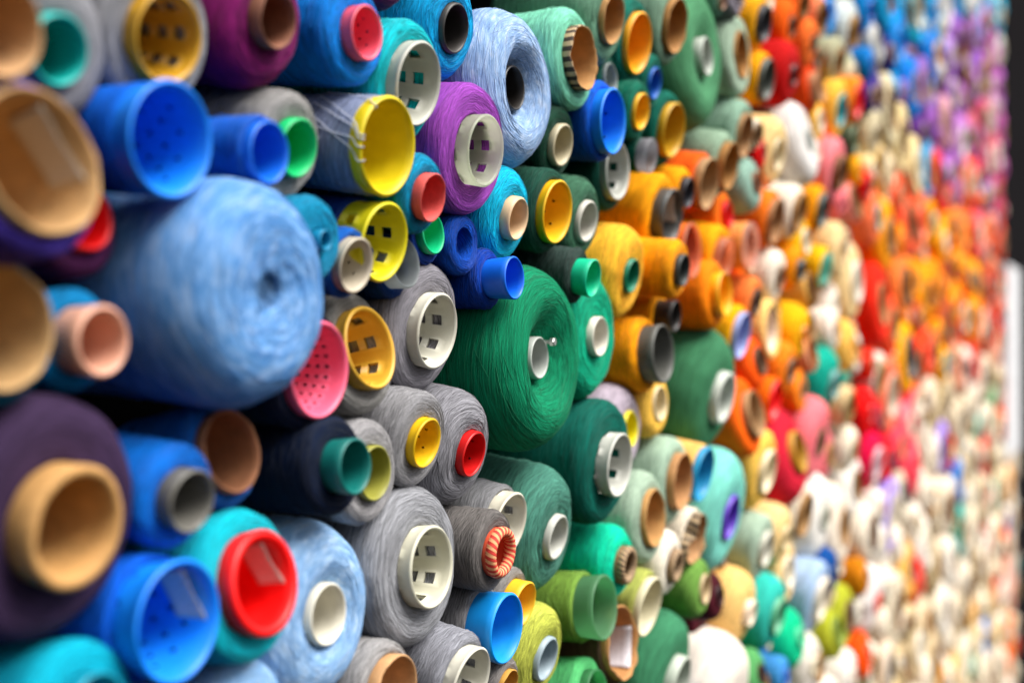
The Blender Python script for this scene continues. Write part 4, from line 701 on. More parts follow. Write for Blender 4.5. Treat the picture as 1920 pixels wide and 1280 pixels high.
(6.110,-0.277,-0.035,0.016,0.005,0.036,'#f0e4d0','#a57b4a'),
(3.993,0.097,-0.037,0.023,0.009,0.045,'#ff9020','#a57b4a'),
(4.904,1.180,-0.028,0.014,0.003,0.037,'#9a60c0','#d8c8a8'),
(7.207,-0.874,-0.037,0.016,0.007,0.033,'#c8b088','#7a5530'),
(6.322,0.862,-0.031,0.029,0.006,0.055,'#d0a0b8','#5f9a94'),
(3.897,0.852,-0.042,0.018,0.011,0.039,'#9a70c0','#9a70c0'),
(3.966,0.904,-0.038,0.017,0.006,0.037,'#9a70c0','#a57b4a'),
(3.531,0.765,-0.028,0.027,0.003,0.048,'#2a2070','#7a5530'),
(4.369,0.296,-0.032,0.025,0.005,0.060,'#f0a020','#b8b8b0'),
(5.179,-0.439,-0.030,0.018,0.004,0.038,'#d4bc94','#d8c8a8'),
(4.776,-1.110,-0.031,0.015,0.006,0.039,'#f0e4d0','#7a5530'),
(6.766,-0.102,-0.041,0.019,0.010,0.044,'#a01830','#d8c8a8'),
(5.676,1.184,-0.036,0.016,0.010,0.034,'#b078d0','#b078d0'),
(4.987,-1.172,-0.031,0.021,0.009,0.047,'#f5b860','#f5b860'),
(3.037,-0.723,-0.049,0.027,0.010,0.046,'#b0b438','#7a5530'),
(3.521,0.413,-0.043,0.012,0.012,0.033,'#f5cf80','#7a5530'),
(4.072,0.079,-0.028,0.015,0.005,0.034,'#ff9020','#b8b8b0'),
(3.777,-0.026,-0.032,0.019,0.009,0.034,'#f85838','#e4d8c0'),
(6.214,-1.031,-0.044,0.017,0.011,0.042,'#e0d2b8','#e0d2b8'),
(5.573,1.154,-0.034,0.023,0.005,0.042,'#b078d0','#7a5530'),
(4.330,-0.803,-0.037,0.014,0.010,0.033,'#dcc8a8','#e4d8c0'),
(5.212,-0.180,-0.031,0.018,0.007,0.034,'#f07050','#f07050'),
(5.855,0.549,-0.034,0.018,0.007,0.038,'#ff7a30','#8a6438'),
(6.626,0.887,-0.037,0.019,0.009,0.034,'#b858a0','#c9bfa8'),
(4.736,1.035,-0.029,0.014,0.005,0.036,'#6a2a30','#7a5530'),
(3.101,0.129,-0.064,0.019,0.011,0.034,'#f3e5d8','#a57b4a'),
(6.789,0.775,-0.041,0.025,0.008,0.044,'#b858a0','#e02018'),
(4.374,-0.436,-0.034,0.014,0.004,0.033,'#ecdcc8','#ecdcc8'),
(4.068,0.901,-0.031,0.018,0.007,0.034,'#9a70c0','#8a6438'),
(5.057,-0.787,-0.037,0.016,0.003,0.034,'#58a070','#4a4a48'),
(5.854,-0.020,-0.034,0.019,0.003,0.033,'#ff8a48','#6a4a30'),
(5.269,-1.070,-0.029,0.024,0.006,0.040,'#f0e4d0','#d8ccb4'),
(6.798,-0.608,-0.034,0.018,0.007,0.034,'#d4bc94','#7a5530'),
(5.211,1.197,-0.035,0.015,0.007,0.034,'#9a60c0','#a57b4a'),
(2.743,-0.088,-0.049,0.019,0.008,0.043,'#f5a880','#6a4a30'),
(6.797,-0.298,-0.030,0.027,0.004,0.058,'#ff6a20','#ff6a20'),
(3.715,-0.633,-0.038,0.018,0.011,0.034,'#ecdcc8','#e8e0d0'),
(3.739,0.248,-0.034,0.013,0.010,0.035,'#ff9020','#d8c8a8'),
(4.456,-0.920,-0.032,0.024,0.004,0.042,'#e8d8bc','#a57b4a'),
(6.968,-1.708,-0.041,0.020,0.011,0.040,'#ff6a20','#b8b8b0'),
(4.192,0.243,-0.034,0.019,0.005,0.033,'#ff9020','#0aa0a8'),
(5.343,1.142,-0.040,0.016,0.007,0.039,'#9a60c0','#6a4a30'),
(3.449,0.909,-0.035,0.021,0.010,0.052,'#d8d6d0','#f0b510'),
(6.782,-0.915,-0.034,0.017,0.007,0.035,'#d4bc94','#7a5530'),
(5.972,0.822,-0.030,0.015,0.008,0.040,'#c86070','#6a4a30'),
(6.105,-0.069,-0.034,0.018,0.005,0.032,'#a01830','#a57b4a'),
(5.898,1.279,-0.033,0.020,0.003,0.038,'#9a60c0','#d8c8a8'),
(6.591,-1.098,-0.029,0.022,0.006,0.046,'#dcc8a8','#e4d8c0'),
(3.066,0.527,-0.051,0.016,0.008,0.033,'#55604a','#e4d8c0'),
(5.254,0.255,-0.041,0.012,0.009,0.032,'#f04028','#8a6438'),
(3.966,0.600,-0.033,0.020,0.008,0.035,'#f0d8a0','#e8e0d0'),
(6.044,-0.007,-0.030,0.016,0.007,0.037,'#a01830','#8a6438'),
(4.321,0.944,-0.043,0.016,0.010,0.037,'#0aa5d8','#6a4a30'),
(2.180,0.110,-0.063,0.019,0.007,0.037,'#f5a860','#b8b8b0'),
(4.773,-0.093,-0.040,0.024,0.007,0.040,'#d4bc94','#c9bfa8'),
(6.841,-1.393,-0.027,0.018,0.005,0.033,'#f3ebde','#c9bfa8'),
(5.000,0.288,-0.035,0.018,0.007,0.034,'#ffa018','#a57b4a'),
(3.516,0.843,-0.027,0.021,0.004,0.036,'#2a2070','#2a2070'),
(6.635,0.099,-0.036,0.017,0.012,0.042,'#a01830','#7a5530'),
(3.953,0.534,-0.034,0.019,0.008,0.037,'#f0d8a0','#e8e0d0'),
(4.143,0.754,-0.039,0.015,0.010,0.037,'#6a3a90','#e4d8c0'),
(2.503,0.202,-0.062,0.024,0.012,0.046,'#f5ead8','#8a6438'),
(2.885,-0.216,-0.057,0.016,0.009,0.035,'#ff8088','#7a5530'),
(3.337,0.027,-0.056,0.022,0.009,0.038,'#e83828','#c9bfa8'),
(5.578,-0.979,-0.035,0.017,0.005,0.033,'#dcc8a8','#dcc8a8'),
(6.055,-1.202,-0.030,0.023,0.004,0.053,'#c8b088','#8a6438'),
(7.152,-0.883,-0.033,0.015,0.010,0.026,'#c8b088','#a57b4a'),
(5.760,-0.174,-0.038,0.012,0.010,0.025,'#f07050','#6a4a30'),
(2.655,0.298,-0.053,0.011,0.004,0.029,'#f5ead8','#e4d8c0'),
(5.916,-0.584,-0.032,0.013,0.003,0.027,'#c8b088','#e4d8c0'),
(4.450,-0.623,-0.035,0.014,0.011,0.030,'#f5b860','#7a5530'),
(5.654,0.343,-0.036,0.021,0.007,0.035,'#ff9020','#f0b510'),
(3.228,-0.243,-0.056,0.016,0.008,0.028,'#0aa58f','#0aa58f'),
(3.228,-0.755,-0.065,0.012,0.009,0.026,'#f3ebde','#e4d8c0'),
(2.873,0.554,-0.045,0.014,0.007,0.028,'#ffc050','#8a6438'),
(5.807,-1.122,-0.032,0.015,0.010,0.027,'#e8d8bc','#d8c8a8'),
(3.697,0.410,-0.032,0.016,0.006,0.034,'#ecd8b0','#d8c8a8'),
(3.421,0.454,-0.032,0.010,0.004,0.024,'#f0d8a0','#e8e0d0'),
(4.613,-0.872,-0.032,0.011,0.010,0.029,'#e8d8bc','#e8e0d0'),
(7.105,-1.564,-0.040,0.011,0.008,0.029,'#ff6a20','#ff6a20'),
(4.747,1.098,-0.032,0.009,0.007,0.024,'#6a2a30','#e4d8c0'),
(2.280,0.436,-0.058,0.015,0.009,0.028,'#f5ead5','#e8e0d0'),
(7.474,-1.876,-0.038,0.019,0.005,0.042,'#dcc8a8','#a57b4a'),
(6.571,1.046,-0.038,0.010,0.005,0.027,'#d0a0b8','#7a5530'),
(4.142,0.267,-0.035,0.014,0.010,0.026,'#ff9020','#6a4a30'),
(2.540,0.450,-0.047,0.013,0.004,0.031,'#f5ead8','#6a4a30'),
(3.544,-0.400,-0.043,0.012,0.010,0.028,'#f3ebde','#f3ebde'),
(2.494,0.426,-0.058,0.010,0.004,0.024,'#f5ead8','#e8e0d0'),
(4.065,0.675,-0.043,0.014,0.012,0.025,'#6a3a90','#d8c8a8'),
(4.812,-1.166,-0.031,0.012,0.006,0.024,'#f0e4d0','#e8e0d0'),
(5.706,-1.443,-0.034,0.013,0.003,0.026,'#e0d2b8','#d8ccb4'),
(3.520,0.571,-0.028,0.014,0.006,0.029,'#f5cf80','#8a6438'),
(6.357,-0.486,-0.031,0.015,0.008,0.025,'#ead4bc','#ead4bc'),
(5.528,-0.233,-0.028,0.010,0.003,0.027,'#e8d8bc','#d8ccb4'),
(3.689,0.171,-0.042,0.022,0.011,0.041,'#ff9020','#6a4a30'),
(6.964,-1.300,-0.032,0.019,0.007,0.033,'#f3ebde','#a57b4a'),
(7.245,-0.724,-0.029,0.013,0.003,0.033,'#f3ebde','#d8ccb4'),
(4.266,-0.818,-0.032,0.017,0.010,0.031,'#dcc8a8','#dcc8a8'),
(5.568,-1.428,-0.039,0.013,0.007,0.025,'#58a070','#58a070'),
(6.397,1.261,-0.037,0.017,0.010,0.032,'#c870c0','#a57b4a'),
(6.057,-0.869,-0.031,0.013,0.003,0.027,'#e03828','#e8e0d0'),
(4.838,0.947,-0.038,0.013,0.008,0.029,'#b890d8','#7a5530'),
(7.185,-1.800,-0.029,0.009,0.003,0.024,'#d8c090','#e4d8c0'),
(6.203,-0.899,-0.035,0.011,0.005,0.025,'#e03828','#e4d8c0'),
(3.083,0.660,-0.043,0.011,0.004,0.026,'#b8b898','#a57b4a'),
(4.717,0.670,-0.033,0.013,0.005,0.032,'#c080c8','#c080c8'),
(6.944,-1.597,-0.029,0.017,0.006,0.032,'#ff6a20','#e8e0d0'),
(3.978,0.666,-0.037,0.013,0.004,0.027,'#f0d8a0','#f0d8a0'),
(2.221,-0.396,-0.065,0.016,0.012,0.031,'#fbcb80','#6a4a30'),
(5.664,0.024,-0.032,0.010,0.005,0.027,'#ff8a48','#b8b8b0'),
(4.663,0.724,-0.040,0.015,0.010,0.030,'#c080c8','#4a4a48'),
(6.279,-0.042,-0.032,0.010,0.006,0.023,'#f0a080','#a57b4a'),
(6.239,0.738,-0.040,0.012,0.008,0.025,'#d0b8c0','#d8c8a8'),
(2.435,-0.273,-0.045,0.014,0.004,0.032,'#ff7a18','#ff7a18'),
(3.082,-0.587,-0.054,0.012,0.009,0.027,'#d4bc94','#6a4a30'),
(6.545,0.769,-0.040,0.018,0.010,0.031,'#c04858','#8a6438'),
(6.281,1.182,-0.045,0.018,0.011,0.048,'#b868c8','#a57b4a'),
(4.128,0.853,-0.035,0.014,0.007,0.028,'#9a70c0','#7a5530'),
(6.505,1.509,-0.043,0.014,0.011,0.024,'#c870c0','#d8c8a8'),
(5.423,0.021,-0.033,0.015,0.009,0.034,'#ffa018','#ffa018'),
(3.683,0.780,-0.033,0.010,0.009,0.025,'#2a2070','#e4d8c0'),
(6.639,0.391,-0.036,0.016,0.009,0.030,'#e86848','#c9bfa8'),
(2.605,-0.709,-0.047,0.017,0.009,0.033,'#10c08a','#7a5530'),
(5.179,0.621,-0.027,0.014,0.003,0.026,'#c888b8','#c9bfa8'),
(6.297,-1.380,-0.037,0.019,0.004,0.048,'#f3ebde','#e4d8c0'),
(7.148,-1.439,-0.037,0.015,0.010,0.034,'#f0b0a0','#8a6438'),
(5.470,0.207,-0.033,0.015,0.009,0.031,'#ffa018','#a57b4a'),
(7.258,-1.803,-0.030,0.019,0.005,0.033,'#d8c090','#e02018'),
(7.129,-1.363,-0.028,0.012,0.005,0.024,'#f0b0a0','#6a4a30'),
(6.375,-0.180,-0.033,0.011,0.006,0.025,'#d8c090','#e8e0d0'),
(6.623,1.444,-0.038,0.010,0.006,0.026,'#d8e0dc','#6a4a30'),
(4.982,0.568,-0.031,0.013,0.008,0.030,'#a868b8','#a868b8'),
(3.076,0.380,-0.059,0.014,0.006,0.027,'#55604a','#c9bfa8'),
(5.821,-0.174,-0.032,0.014,0.007,0.027,'#f07050','#f07050'),
(5.792,-0.214,-0.034,0.013,0.011,0.024,'#f07050','#a57b4a'),
(5.330,-1.132,-0.029,0.017,0.004,0.037,'#f0e4d0','#e8e0d0'),
(5.513,-1.251,-0.038,0.019,0.006,0.046,'#58a070','#6a4a30'),
(2.239,0.563,-0.067,0.011,0.011,0.024,'#ffb030','#a57b4a'),
(5.646,-0.724,-0.036,0.016,0.009,0.029,'#dcc8a8','#6a4a30'),
(4.965,1.261,-0.033,0.015,0.004,0.037,'#9a60c0','#a57b4a'),
(7.472,-0.791,-0.031,0.022,0.009,0.049,'#ead4bc','#d8ccb4'),
(6.567,-0.557,-0.033,0.019,0.003,0.034,'#d8c090','#7a5530'),
(5.396,0.394,-0.041,0.024,0.008,0.043,'#ffa018','#c9bfa8'),
(6.507,-1.321,-0.030,0.015,0.003,0.033,'#f3ebde','#8a6438'),
(6.087,0.712,-0.035,0.010,0.011,0.025,'#c86070','#7a5530'),
(3.179,0.276,-0.050,0.009,0.009,0.024,'#ff9a90','#6a4a30'),
(4.511,-0.620,-0.039,0.018,0.010,0.033,'#f5b860','#6a4a30'),
(6.739,-1.190,-0.028,0.012,0.003,0.030,'#dcc8a8','#c9bfa8'),
(5.886,-1.322,-0.039,0.012,0.011,0.031,'#ecdcc8','#d8c8a8'),
(5.872,-0.759,-0.045,0.011,0.012,0.026,'#c8b088','#e02018'),
(6.633,-0.845,-0.040,0.013,0.007,0.025,'#d4bc94','#c9bfa8'),
(6.386,0.440,-0.033,0.011,0.005,0.024,'#d84030','#8a6438'),
(5.600,1.007,-0.033,0.012,0.004,0.028,'#b078d0','#6a4a30'),
(6.545,0.373,-0.035,0.015,0.004,0.031,'#e86848','#c9bfa8'),
(5.547,0.584,-0.027,0.011,0.004,0.026,'#f06a30','#5f9a94'),
(5.796,1.313,-0.036,0.009,0.008,0.024,'#9a60c0','#7a5530'),
(3.788,-0.112,-0.036,0.016,0.010,0.032,'#ff8088','#c9bfa8'),
(6.160,1.267,-0.031,0.011,0.007,0.025,'#b868c8','#a57b4a'),
(6.114,1.092,-0.029,0.017,0.003,0.033,'#b868c8','#b868c8'),
(6.092,0.155,-0.038,0.015,0.006,0.030,'#a01830','#e02018'),
(6.137,-1.202,-0.037,0.011,0.010,0.025,'#c8b088','#8a6438'),
(5.854,-1.062,-0.032,0.013,0.008,0.030,'#e8d8bc','#6a4a30'),
(3.244,0.456,-0.062,0.013,0.009,0.025,'#ffae05','#f0b510'),
(4.339,-0.185,-0.030,0.012,0.004,0.024,'#ead4bc','#ead4bc'),
(5.034,1.278,-0.029,0.012,0.004,0.029,'#9a60c0','#3a3a40'),
(7.018,-1.101,-0.043,0.017,0.012,0.031,'#f0b0a0','#8a6438'),
(5.381,0.459,-0.029,0.012,0.006,0.027,'#ffa018','#7a5530'),
(7.364,-1.103,-0.040,0.014,0.010,0.035,'#ecdcc8','#ecdcc8'),
(4.774,-0.523,-0.036,0.012,0.012,0.028,'#e8d8bc','#3a3a40'),
(6.423,1.314,-0.039,0.017,0.006,0.030,'#c870c0','#e8e0d0'),
(4.460,0.669,-0.040,0.016,0.007,0.034,'#a060b8','#d8c8a8'),
(5.901,0.466,-0.033,0.018,0.004,0.045,'#f07078','#c9bfa8'),
(4.313,0.721,-0.035,0.018,0.010,0.035,'#a060b8','#a57b4a'),
(5.808,-1.189,-0.036,0.013,0.007,0.028,'#e8d8bc','#e8e0d0'),
(2.495,-0.610,-0.052,0.012,0.007,0.027,'#4a90d0','#c9bfa8'),
(2.241,0.619,-0.053,0.010,0.006,0.024,'#ffb030','#e4d8c0'),
(5.931,1.333,-0.036,0.012,0.010,0.030,'#9a60c0','#c9bfa8'),
(4.859,-0.366,-0.038,0.013,0.005,0.028,'#e03828','#e03828'),
(4.439,-0.272,-0.042,0.012,0.008,0.024,'#ead4bc','#8a6438'),
(6.501,0.163,-0.040,0.018,0.007,0.036,'#f05030','#d8c8a8'),
(5.197,-0.010,-0.033,0.015,0.009,0.026,'#f07050','#f07050'),
(6.133,-1.256,-0.031,0.013,0.006,0.026,'#c8b088','#a57b4a'),
(5.383,0.888,-0.028,0.009,0.004,0.024,'#a868b8','#8a6438'),
(2.462,0.277,-0.054,0.013,0.012,0.028,'#f5ead8','#e8e0d0'),
(6.510,-0.291,-0.038,0.013,0.009,0.024,'#d8c090','#d8c8a8'),
(2.989,-0.158,-0.065,0.018,0.007,0.034,'#e8c898','#e8c898'),
(2.697,0.725,-0.054,0.019,0.009,0.036,'#f08a60','#f08a60'),
(6.938,-1.187,-0.039,0.016,0.008,0.028,'#f3ebde','#7a5530'),
(2.402,0.491,-0.048,0.011,0.009,0.029,'#ffb030','#e8e0d0'),
(2.660,0.546,-0.063,0.015,0.010,0.027,'#e04a10','#a57b4a'),
(4.150,0.922,-0.031,0.013,0.007,0.030,'#9a70c0','#a57b4a'),
(5.953,-1.441,-0.040,0.012,0.010,0.024,'#0a80d0','#3a3a40'),
(6.164,1.116,-0.040,0.013,0.007,0.025,'#b868c8','#a57b4a'),
(5.892,-0.824,-0.033,0.013,0.006,0.035,'#c8b088','#c8b088'),
(5.214,-0.583,-0.042,0.014,0.010,0.033,'#d4bc94','#7a5530'),
(6.698,-1.613,-0.033,0.018,0.005,0.032,'#dcc8a8','#7a5530'),
(5.492,0.292,-0.037,0.011,0.006,0.024,'#ffa018','#f0b510'),
(6.890,-1.538,-0.044,0.013,0.011,0.025,'#ff6a20','#6a4a30'),
(4.820,-0.758,-0.033,0.015,0.004,0.026,'#ecdcc8','#c9bfa8'),
(5.238,-1.213,-0.036,0.011,0.008,0.024,'#d4bc94','#6a4a30'),
(2.708,0.302,-0.061,0.016,0.007,0.028,'#f5ead8','#e8e0d0'),
(2.584,0.520,-0.050,0.015,0.006,0.030,'#e04a10','#7a5530'),
(4.785,0.942,-0.038,0.013,0.009,0.028,'#b890d8','#6a4a30'),
(6.555,0.130,-0.044,0.012,0.011,0.026,'#f05030','#f05030'),
(3.557,-0.004,-0.032,0.014,0.004,0.025,'#f85838','#7a5530'),
(7.401,-1.448,-0.034,0.015,0.008,0.028,'#d4bc94','#a57b4a'),
(6.709,0.130,-0.033,0.022,0.008,0.037,'#a01830','#a57b4a'),
(6.407,-0.631,-0.042,0.015,0.010,0.028,'#d8c090','#d8c090'),
(2.713,-0.447,-0.061,0.012,0.009,0.024,'#f5cf90','#d8c8a8'),
(6.563,1.471,-0.035,0.010,0.012,0.025,'#d8e0dc','#8a6438'),
(7.336,-1.461,-0.035,0.016,0.006,0.044,'#d4bc94','#d8c8a8'),
(6.020,0.858,-0.038,0.009,0.005,0.024,'#c86070','#8a6438'),
(3.906,-0.587,-0.039,0.015,0.009,0.028,'#f0e4d0','#f0e4d0'),
(6.783,0.104,-0.035,0.016,0.004,0.028,'#f05030','#a57b4a'),
(4.849,-0.473,-0.035,0.014,0.011,0.036,'#e8d8bc','#6a4a30'),
(4.223,-1.053,-0.042,0.016,0.011,0.036,'#ecdcc8','#7a5530'),
(5.457,-0.363,-0.035,0.016,0.005,0.029,'#e8d8bc','#a57b4a'),
(6.348,1.487,-0.032,0.020,0.008,0.037,'#c870c0','#c9bfa8'),
(3.710,0.516,-0.038,0.009,0.009,0.024,'#ecd8b0','#d8ccb4'),
(2.126,0.073,-0.058,0.010,0.005,0.025,'#f5a860','#7a5530'),
(4.680,0.857,-0.038,0.010,0.011,0.024,'#6a2a30','#6a2a30'),
(5.235,-1.165,-0.043,0.011,0.009,0.028,'#d4bc94','#7a5530'),
(6.896,-1.370,-0.042,0.014,0.010,0.025,'#f3ebde','#3a3a40'),
(4.209,0.522,-0.036,0.009,0.010,0.025,'#f0d8a0','#f0d8a0'),
]

# ---------------------------------------------------------------- helpers
def lin(h):
    out = []
    for k in (1, 3, 5):
        v = int(h[k:k + 2], 16) / 255
        out.append(v / 12.92 if v <= 0.04045 else ((v + 0.055) / 1.055) ** 2.4)
    g = sum(out) / 3                               # dyes read a little paler once lit by the sky
    return (*[min(1.0, max(0.002, g + (v - g) * 1.05)) for v in out], 1.0)

def nodes_of(name):
    m = bpy.data.materials.new(name)
    m.use_nodes = True
    return m, m.node_tree.nodes, m.node_tree.links, m.node_tree.nodes['Principled BSDF']

def math_node(n, l, op, a, b=None, c=None):
    k = n.new('ShaderNodeMath'); k.operation = op
    for i, v in enumerate((a, b, c)):
        if v is None: continue
        if isinstance(v, (int, float)): k.inputs[i].default_value = v
        else: l.new(v, k.inputs[i])
    return k.outputs[0]

def yarn_material(name, vertex_colour=False, pitch=720.0):
    """Wound yarn: strands run round the package in two crossing helices."""
    m, n, l, b = nodes_of(name)
    info = n.new('ShaderNodeObjectInfo')
    uv = n.new('ShaderNodeUVMap'); uv.uv_map = 'wind'
    sep = n.new('ShaderNodeSeparateXYZ'); l.new(uv.outputs[0], sep.inputs[0])
    u, v = sep.outputs[0], sep.outputs[1]
    seed = math_node(n, l, 'MULTIPLY', info.outputs['Random'], 57.0)
    def strands(slope, along, freq, detail):
        vv = math_node(n, l, 'MULTIPLY', math_node(n, l, 'MULTIPLY_ADD', u, slope, v), freq)
        comb = n.new('ShaderNodeCombineXYZ')
        l.new(math_node(n, l, 'MULTIPLY', u, along), comb.inputs[0])
        l.new(vv, comb.inputs[1]); l.new(seed, comb.inputs[2])
        t = n.new('ShaderNodeTexNoise'); t.inputs['Scale'].default_value = 1.0
        t.inputs['Detail'].default_value = detail; t.inputs['Roughness'].default_value = 0.65
        t.inputs['Distortion'].default_value = 0.25
        l.new(comb.outputs[0], t.inputs['Vector'])
        return t.outputs['Fac']
    a = strands(0.055, 8.0, pitch, 3.0)
    c = strands(-0.07, 7.0, pitch * 0.9, 3.0)
    fine = strands(0.02, 16.0, pitch * 2.1, 1.0)
    pick = strands(0.3, 5.0, 60.0, 1.0)
    pr = n.new('ShaderNodeMapRange'); pr.inputs['From Min'].default_value = 0.42; pr.inputs['From Max'].default_value = 0.58
    l.new(pick, pr.inputs['Value'])
    mix = n.new('ShaderNodeMix'); mix.data_type = 'FLOAT'
    l.new(pr.outputs[0], mix.inputs[0]); l.new(a, mix.inputs[2]); l.new(c, mix.inputs[3])
    tot = math_node(n, l, 'MULTIPLY_ADD', fine, 0.35, math_node(n, l, 'MULTIPLY', mix.outputs[0], 0.75))
    ramp = n.new('ShaderNodeMapRange')
    ramp.inputs['From Min'].default_value = 0.40; ramp.inputs['From Max'].default_value = 0.70
    ramp.inputs['To Min'].default_value = 0.40; ramp.inputs['To Max'].default_value = 1.46
    l.new(tot, ramp.inputs['Value'])
    if vertex_colour:
        ca = n.new('ShaderNodeVertexColor'); ca.layer_name = 'dye'
        base = ca.outputs['Color']
    else:
        base = info.outputs['Color']
    # space-dyed packages: paler and deeper streaks along the thread
    mo = n.new('ShaderNodeAttribute'); mo.attribute_type = 'OBJECT'; mo.attribute_name = 'mottle'
    st = strands(0.12, 22.0, 130.0, 6.0)
    sr = n.new('ShaderNodeMapRange'); sr.inputs['From Min'].default_value = 0.36; sr.inputs['From Max'].default_value = 0.66
    l.new(st, sr.inputs['Value'])
    cr = n.new('ShaderNodeValToRGB')
    cr.color_ramp.elements[0].color = (0.10, 0.24, 0.52, 1); cr.color_ramp.elements[1].color = (0.62, 0.74, 0.90, 1)
    e = cr.color_ramp.elements.new(0.5); e.color = (0.30, 0.48, 0.76, 1)
    l.new(sr.outputs[0], cr.inputs[0])
    dm = n.new('ShaderNodeMix'); dm.data_type = 'RGBA'
    l.new(math_node(n, l, 'MULTIPLY', mo.outputs['Fac'], 0.8), dm.inputs[0])
    l.new(base, dm.inputs[6]); l.new(cr.outputs[0], dm.inputs[7])
    mul = n.new('ShaderNodeMix'); mul.data_type = 'RGBA'; mul.blend_type = 'MULTIPLY'; mul.inputs[0].default_value = 1.0
    l.new(dm.outputs[2], mul.inputs[6])
    l.new(math_node(n, l, 'MULTIPLY_ADD', mo.outputs['Fac'], -0.8, 1.0), mul.inputs[0])
    gray = n.new('ShaderNodeCombineColor')
    for k in range(3): l.new(ramp.outputs[0], gray.inputs[k])
    l.new(gray.outputs[0], mul.inputs[7])
    l.new(mul.outputs[2], b.inputs['Base Color'])
    b.inputs['Roughness'].default_value = 0.8
    b.inputs['Specular IOR Level'].default_value = 0.12
    b.inputs['Sheen Weight'].default_value = 0.03
    b.inputs['Sheen Roughness'].default_value = 0.6
    l.new(mul.outputs[2], b.inputs['Sheen Tint'])
    bump = n.new('ShaderNodeBump'); bump.inputs['Strength'].default_value = 1.0; bump.inputs['Distance'].default_value = 0.0025
    l.new(tot, bump.inputs['Height']); l.new(bump.outputs[0], b.inputs['Normal'])
    return m

def plastic_material(name, rough=0.42, vertex_colour=False):
    m, n, l, b = nodes_of(name)
    if vertex_colour:
        src = n.new('ShaderNodeVertexColor'); src.layer_name = 'dye'
    else:
        src = n.new('ShaderNodeObjectInfo')
    t = n.new('ShaderNodeTexNoise'); t.inputs['Scale'].default_value = 45; t.inputs['Detail'].default_value = 9
    g = n.new('ShaderNodeTexCoord'); l.new(g.outputs['Object'], t.inputs['Vector'])
    r = n.new('ShaderNodeMapRange'); r.inputs['To Min'].default_value = 0.70; r.inputs['To Max'].default_value = 1.12
    l.new(t.outputs['Fac'], r.inputs['Value'])
    cc = n.new('ShaderNodeCombineColor')
    for k in range(3): l.new(r.outputs[0], cc.inputs[k])
    mul = n.new('ShaderNodeMix'); mul.data_type = 'RGBA'; mul.blend_type = 'MULTIPLY'; mul.inputs[0].default_value = 1
    l.new(src.outputs['Color'], mul.inputs[6]); l.new(cc.outputs[0], mul.inputs[7])
    l.new(mul.outputs[2], b.inputs['Base Color'])
    r2 = n.new('ShaderNodeMapRange'); r2.inputs['To Min'].default_value = rough - 0.1; r2.inputs['To Max'].default_value = rough + 0.22
    l.new(t.outputs['Fac'], r2.inputs['Value']); l.new(r2.outputs[0], b.inputs['Roughness'])
    bu = n.new('ShaderNodeBump'); bu.inputs['Strength'].default_value = 0.12; bu.inputs['Distance'].default_value = 0.001
    l.new(t.outputs['Fac'], bu.inputs['Height']); l.new(bu.outputs[0], b.inputs['Normal'])
    return m

def frosted_material():
    m, n, l, b = nodes_of('frosted_plastic')
    i = n.new('ShaderNodeObjectInfo')
    l.new(i.outputs['Color'], b.inputs['Base Color'])
    b.inputs['Roughness'].default_value = 0.42
    b.inputs['Transmission Weight'].default_value = 0.65
    b.inputs['IOR'].default_value = 1.35
    tr = n.new('ShaderNodeBsdfTranslucent'); l.new(i.outputs['Color'], tr.inputs['Color'])
    mx = n.new('ShaderNodeMixShader'); mx.inputs[0].default_value = 0.3
    l.new(b.outputs[0], mx.inputs[1]); l.new(tr.outputs[0], mx.inputs[2])
    l.new(mx.outputs[0], n['Material Output'].inputs['Surface'])
    return m

def cardboard_material(striped=False):
    m, n, l, b = nodes_of('striped_cardboard' if striped else 'cardboard')
    i = n.new('ShaderNodeObjectInfo')
    g = n.new('ShaderNodeTexCoord')
    t = n.new('ShaderNodeTexNoise'); t.inputs['Scale'].default_value = 55; t.inputs['Detail'].default_value = 8; t.inputs['Roughness'].default_value = 0.7
    l.new(g.outputs['Object'], t.inputs['Vector'])
    r = n.new('ShaderNodeMapRange'); r.inputs['From Min'].default_value = 0.25; r.inputs['From Max'].default_value = 0.75
    r.inputs['To Min'].default_value = 0.68; r.inputs['To Max'].default_value = 1.18
    l.new(t.outputs['Fac'], r.inputs['Value'])
    cc = n.new('ShaderNodeCombineColor')
    for k in range(3): l.new(r.outputs[0], cc.inputs[k])
    src = i.outputs['Color']
    if striped:
        uv = n.new('ShaderNodeUVMap'); uv.uv_map = 'wind'
        sep = n.new('ShaderNodeSeparateXYZ'); l.new(uv.outputs[0], sep.inputs[0])
        w = math_node(n, l, 'FRACT', math_node(n, l, 'MULTIPLY', sep.outputs[0], 20.0))
        w = math_node(n, l, 'GREATER_THAN', w, 0.5)
        mm = n.new('ShaderNodeMix'); mm.data_type = 'RGBA'; l.new(w, mm.inputs[0])
        mm.inputs[6].default_value = (0.50, 0.36, 0.20, 1); mm.inputs[7].default_value = (0.045, 0.028, 0.02, 1)
        src = mm.outputs[2]
    mul = n.new('ShaderNodeMix'); mul.data_type = 'RGBA'; mul.blend_type = 'MULTIPLY'; mul.inputs[0].default_value = 1
    l.new(src, mul.inputs[6]); l.new(cc.outputs[0], mul.inputs[7])
    l.new(mul.outputs[2], b.inputs['Base Color'])
    b.inputs['Roughness'].default_value = 0.78
    bu = n.new('ShaderNodeBump'); bu.inputs['Strength'].default_value = 0.35; bu.inputs['Distance'].default_value = 0.0012
    l.new(t.outputs['Fac'], bu.inputs['Height']); l.new(bu.outputs[0], b.inputs['Normal'])
    return m

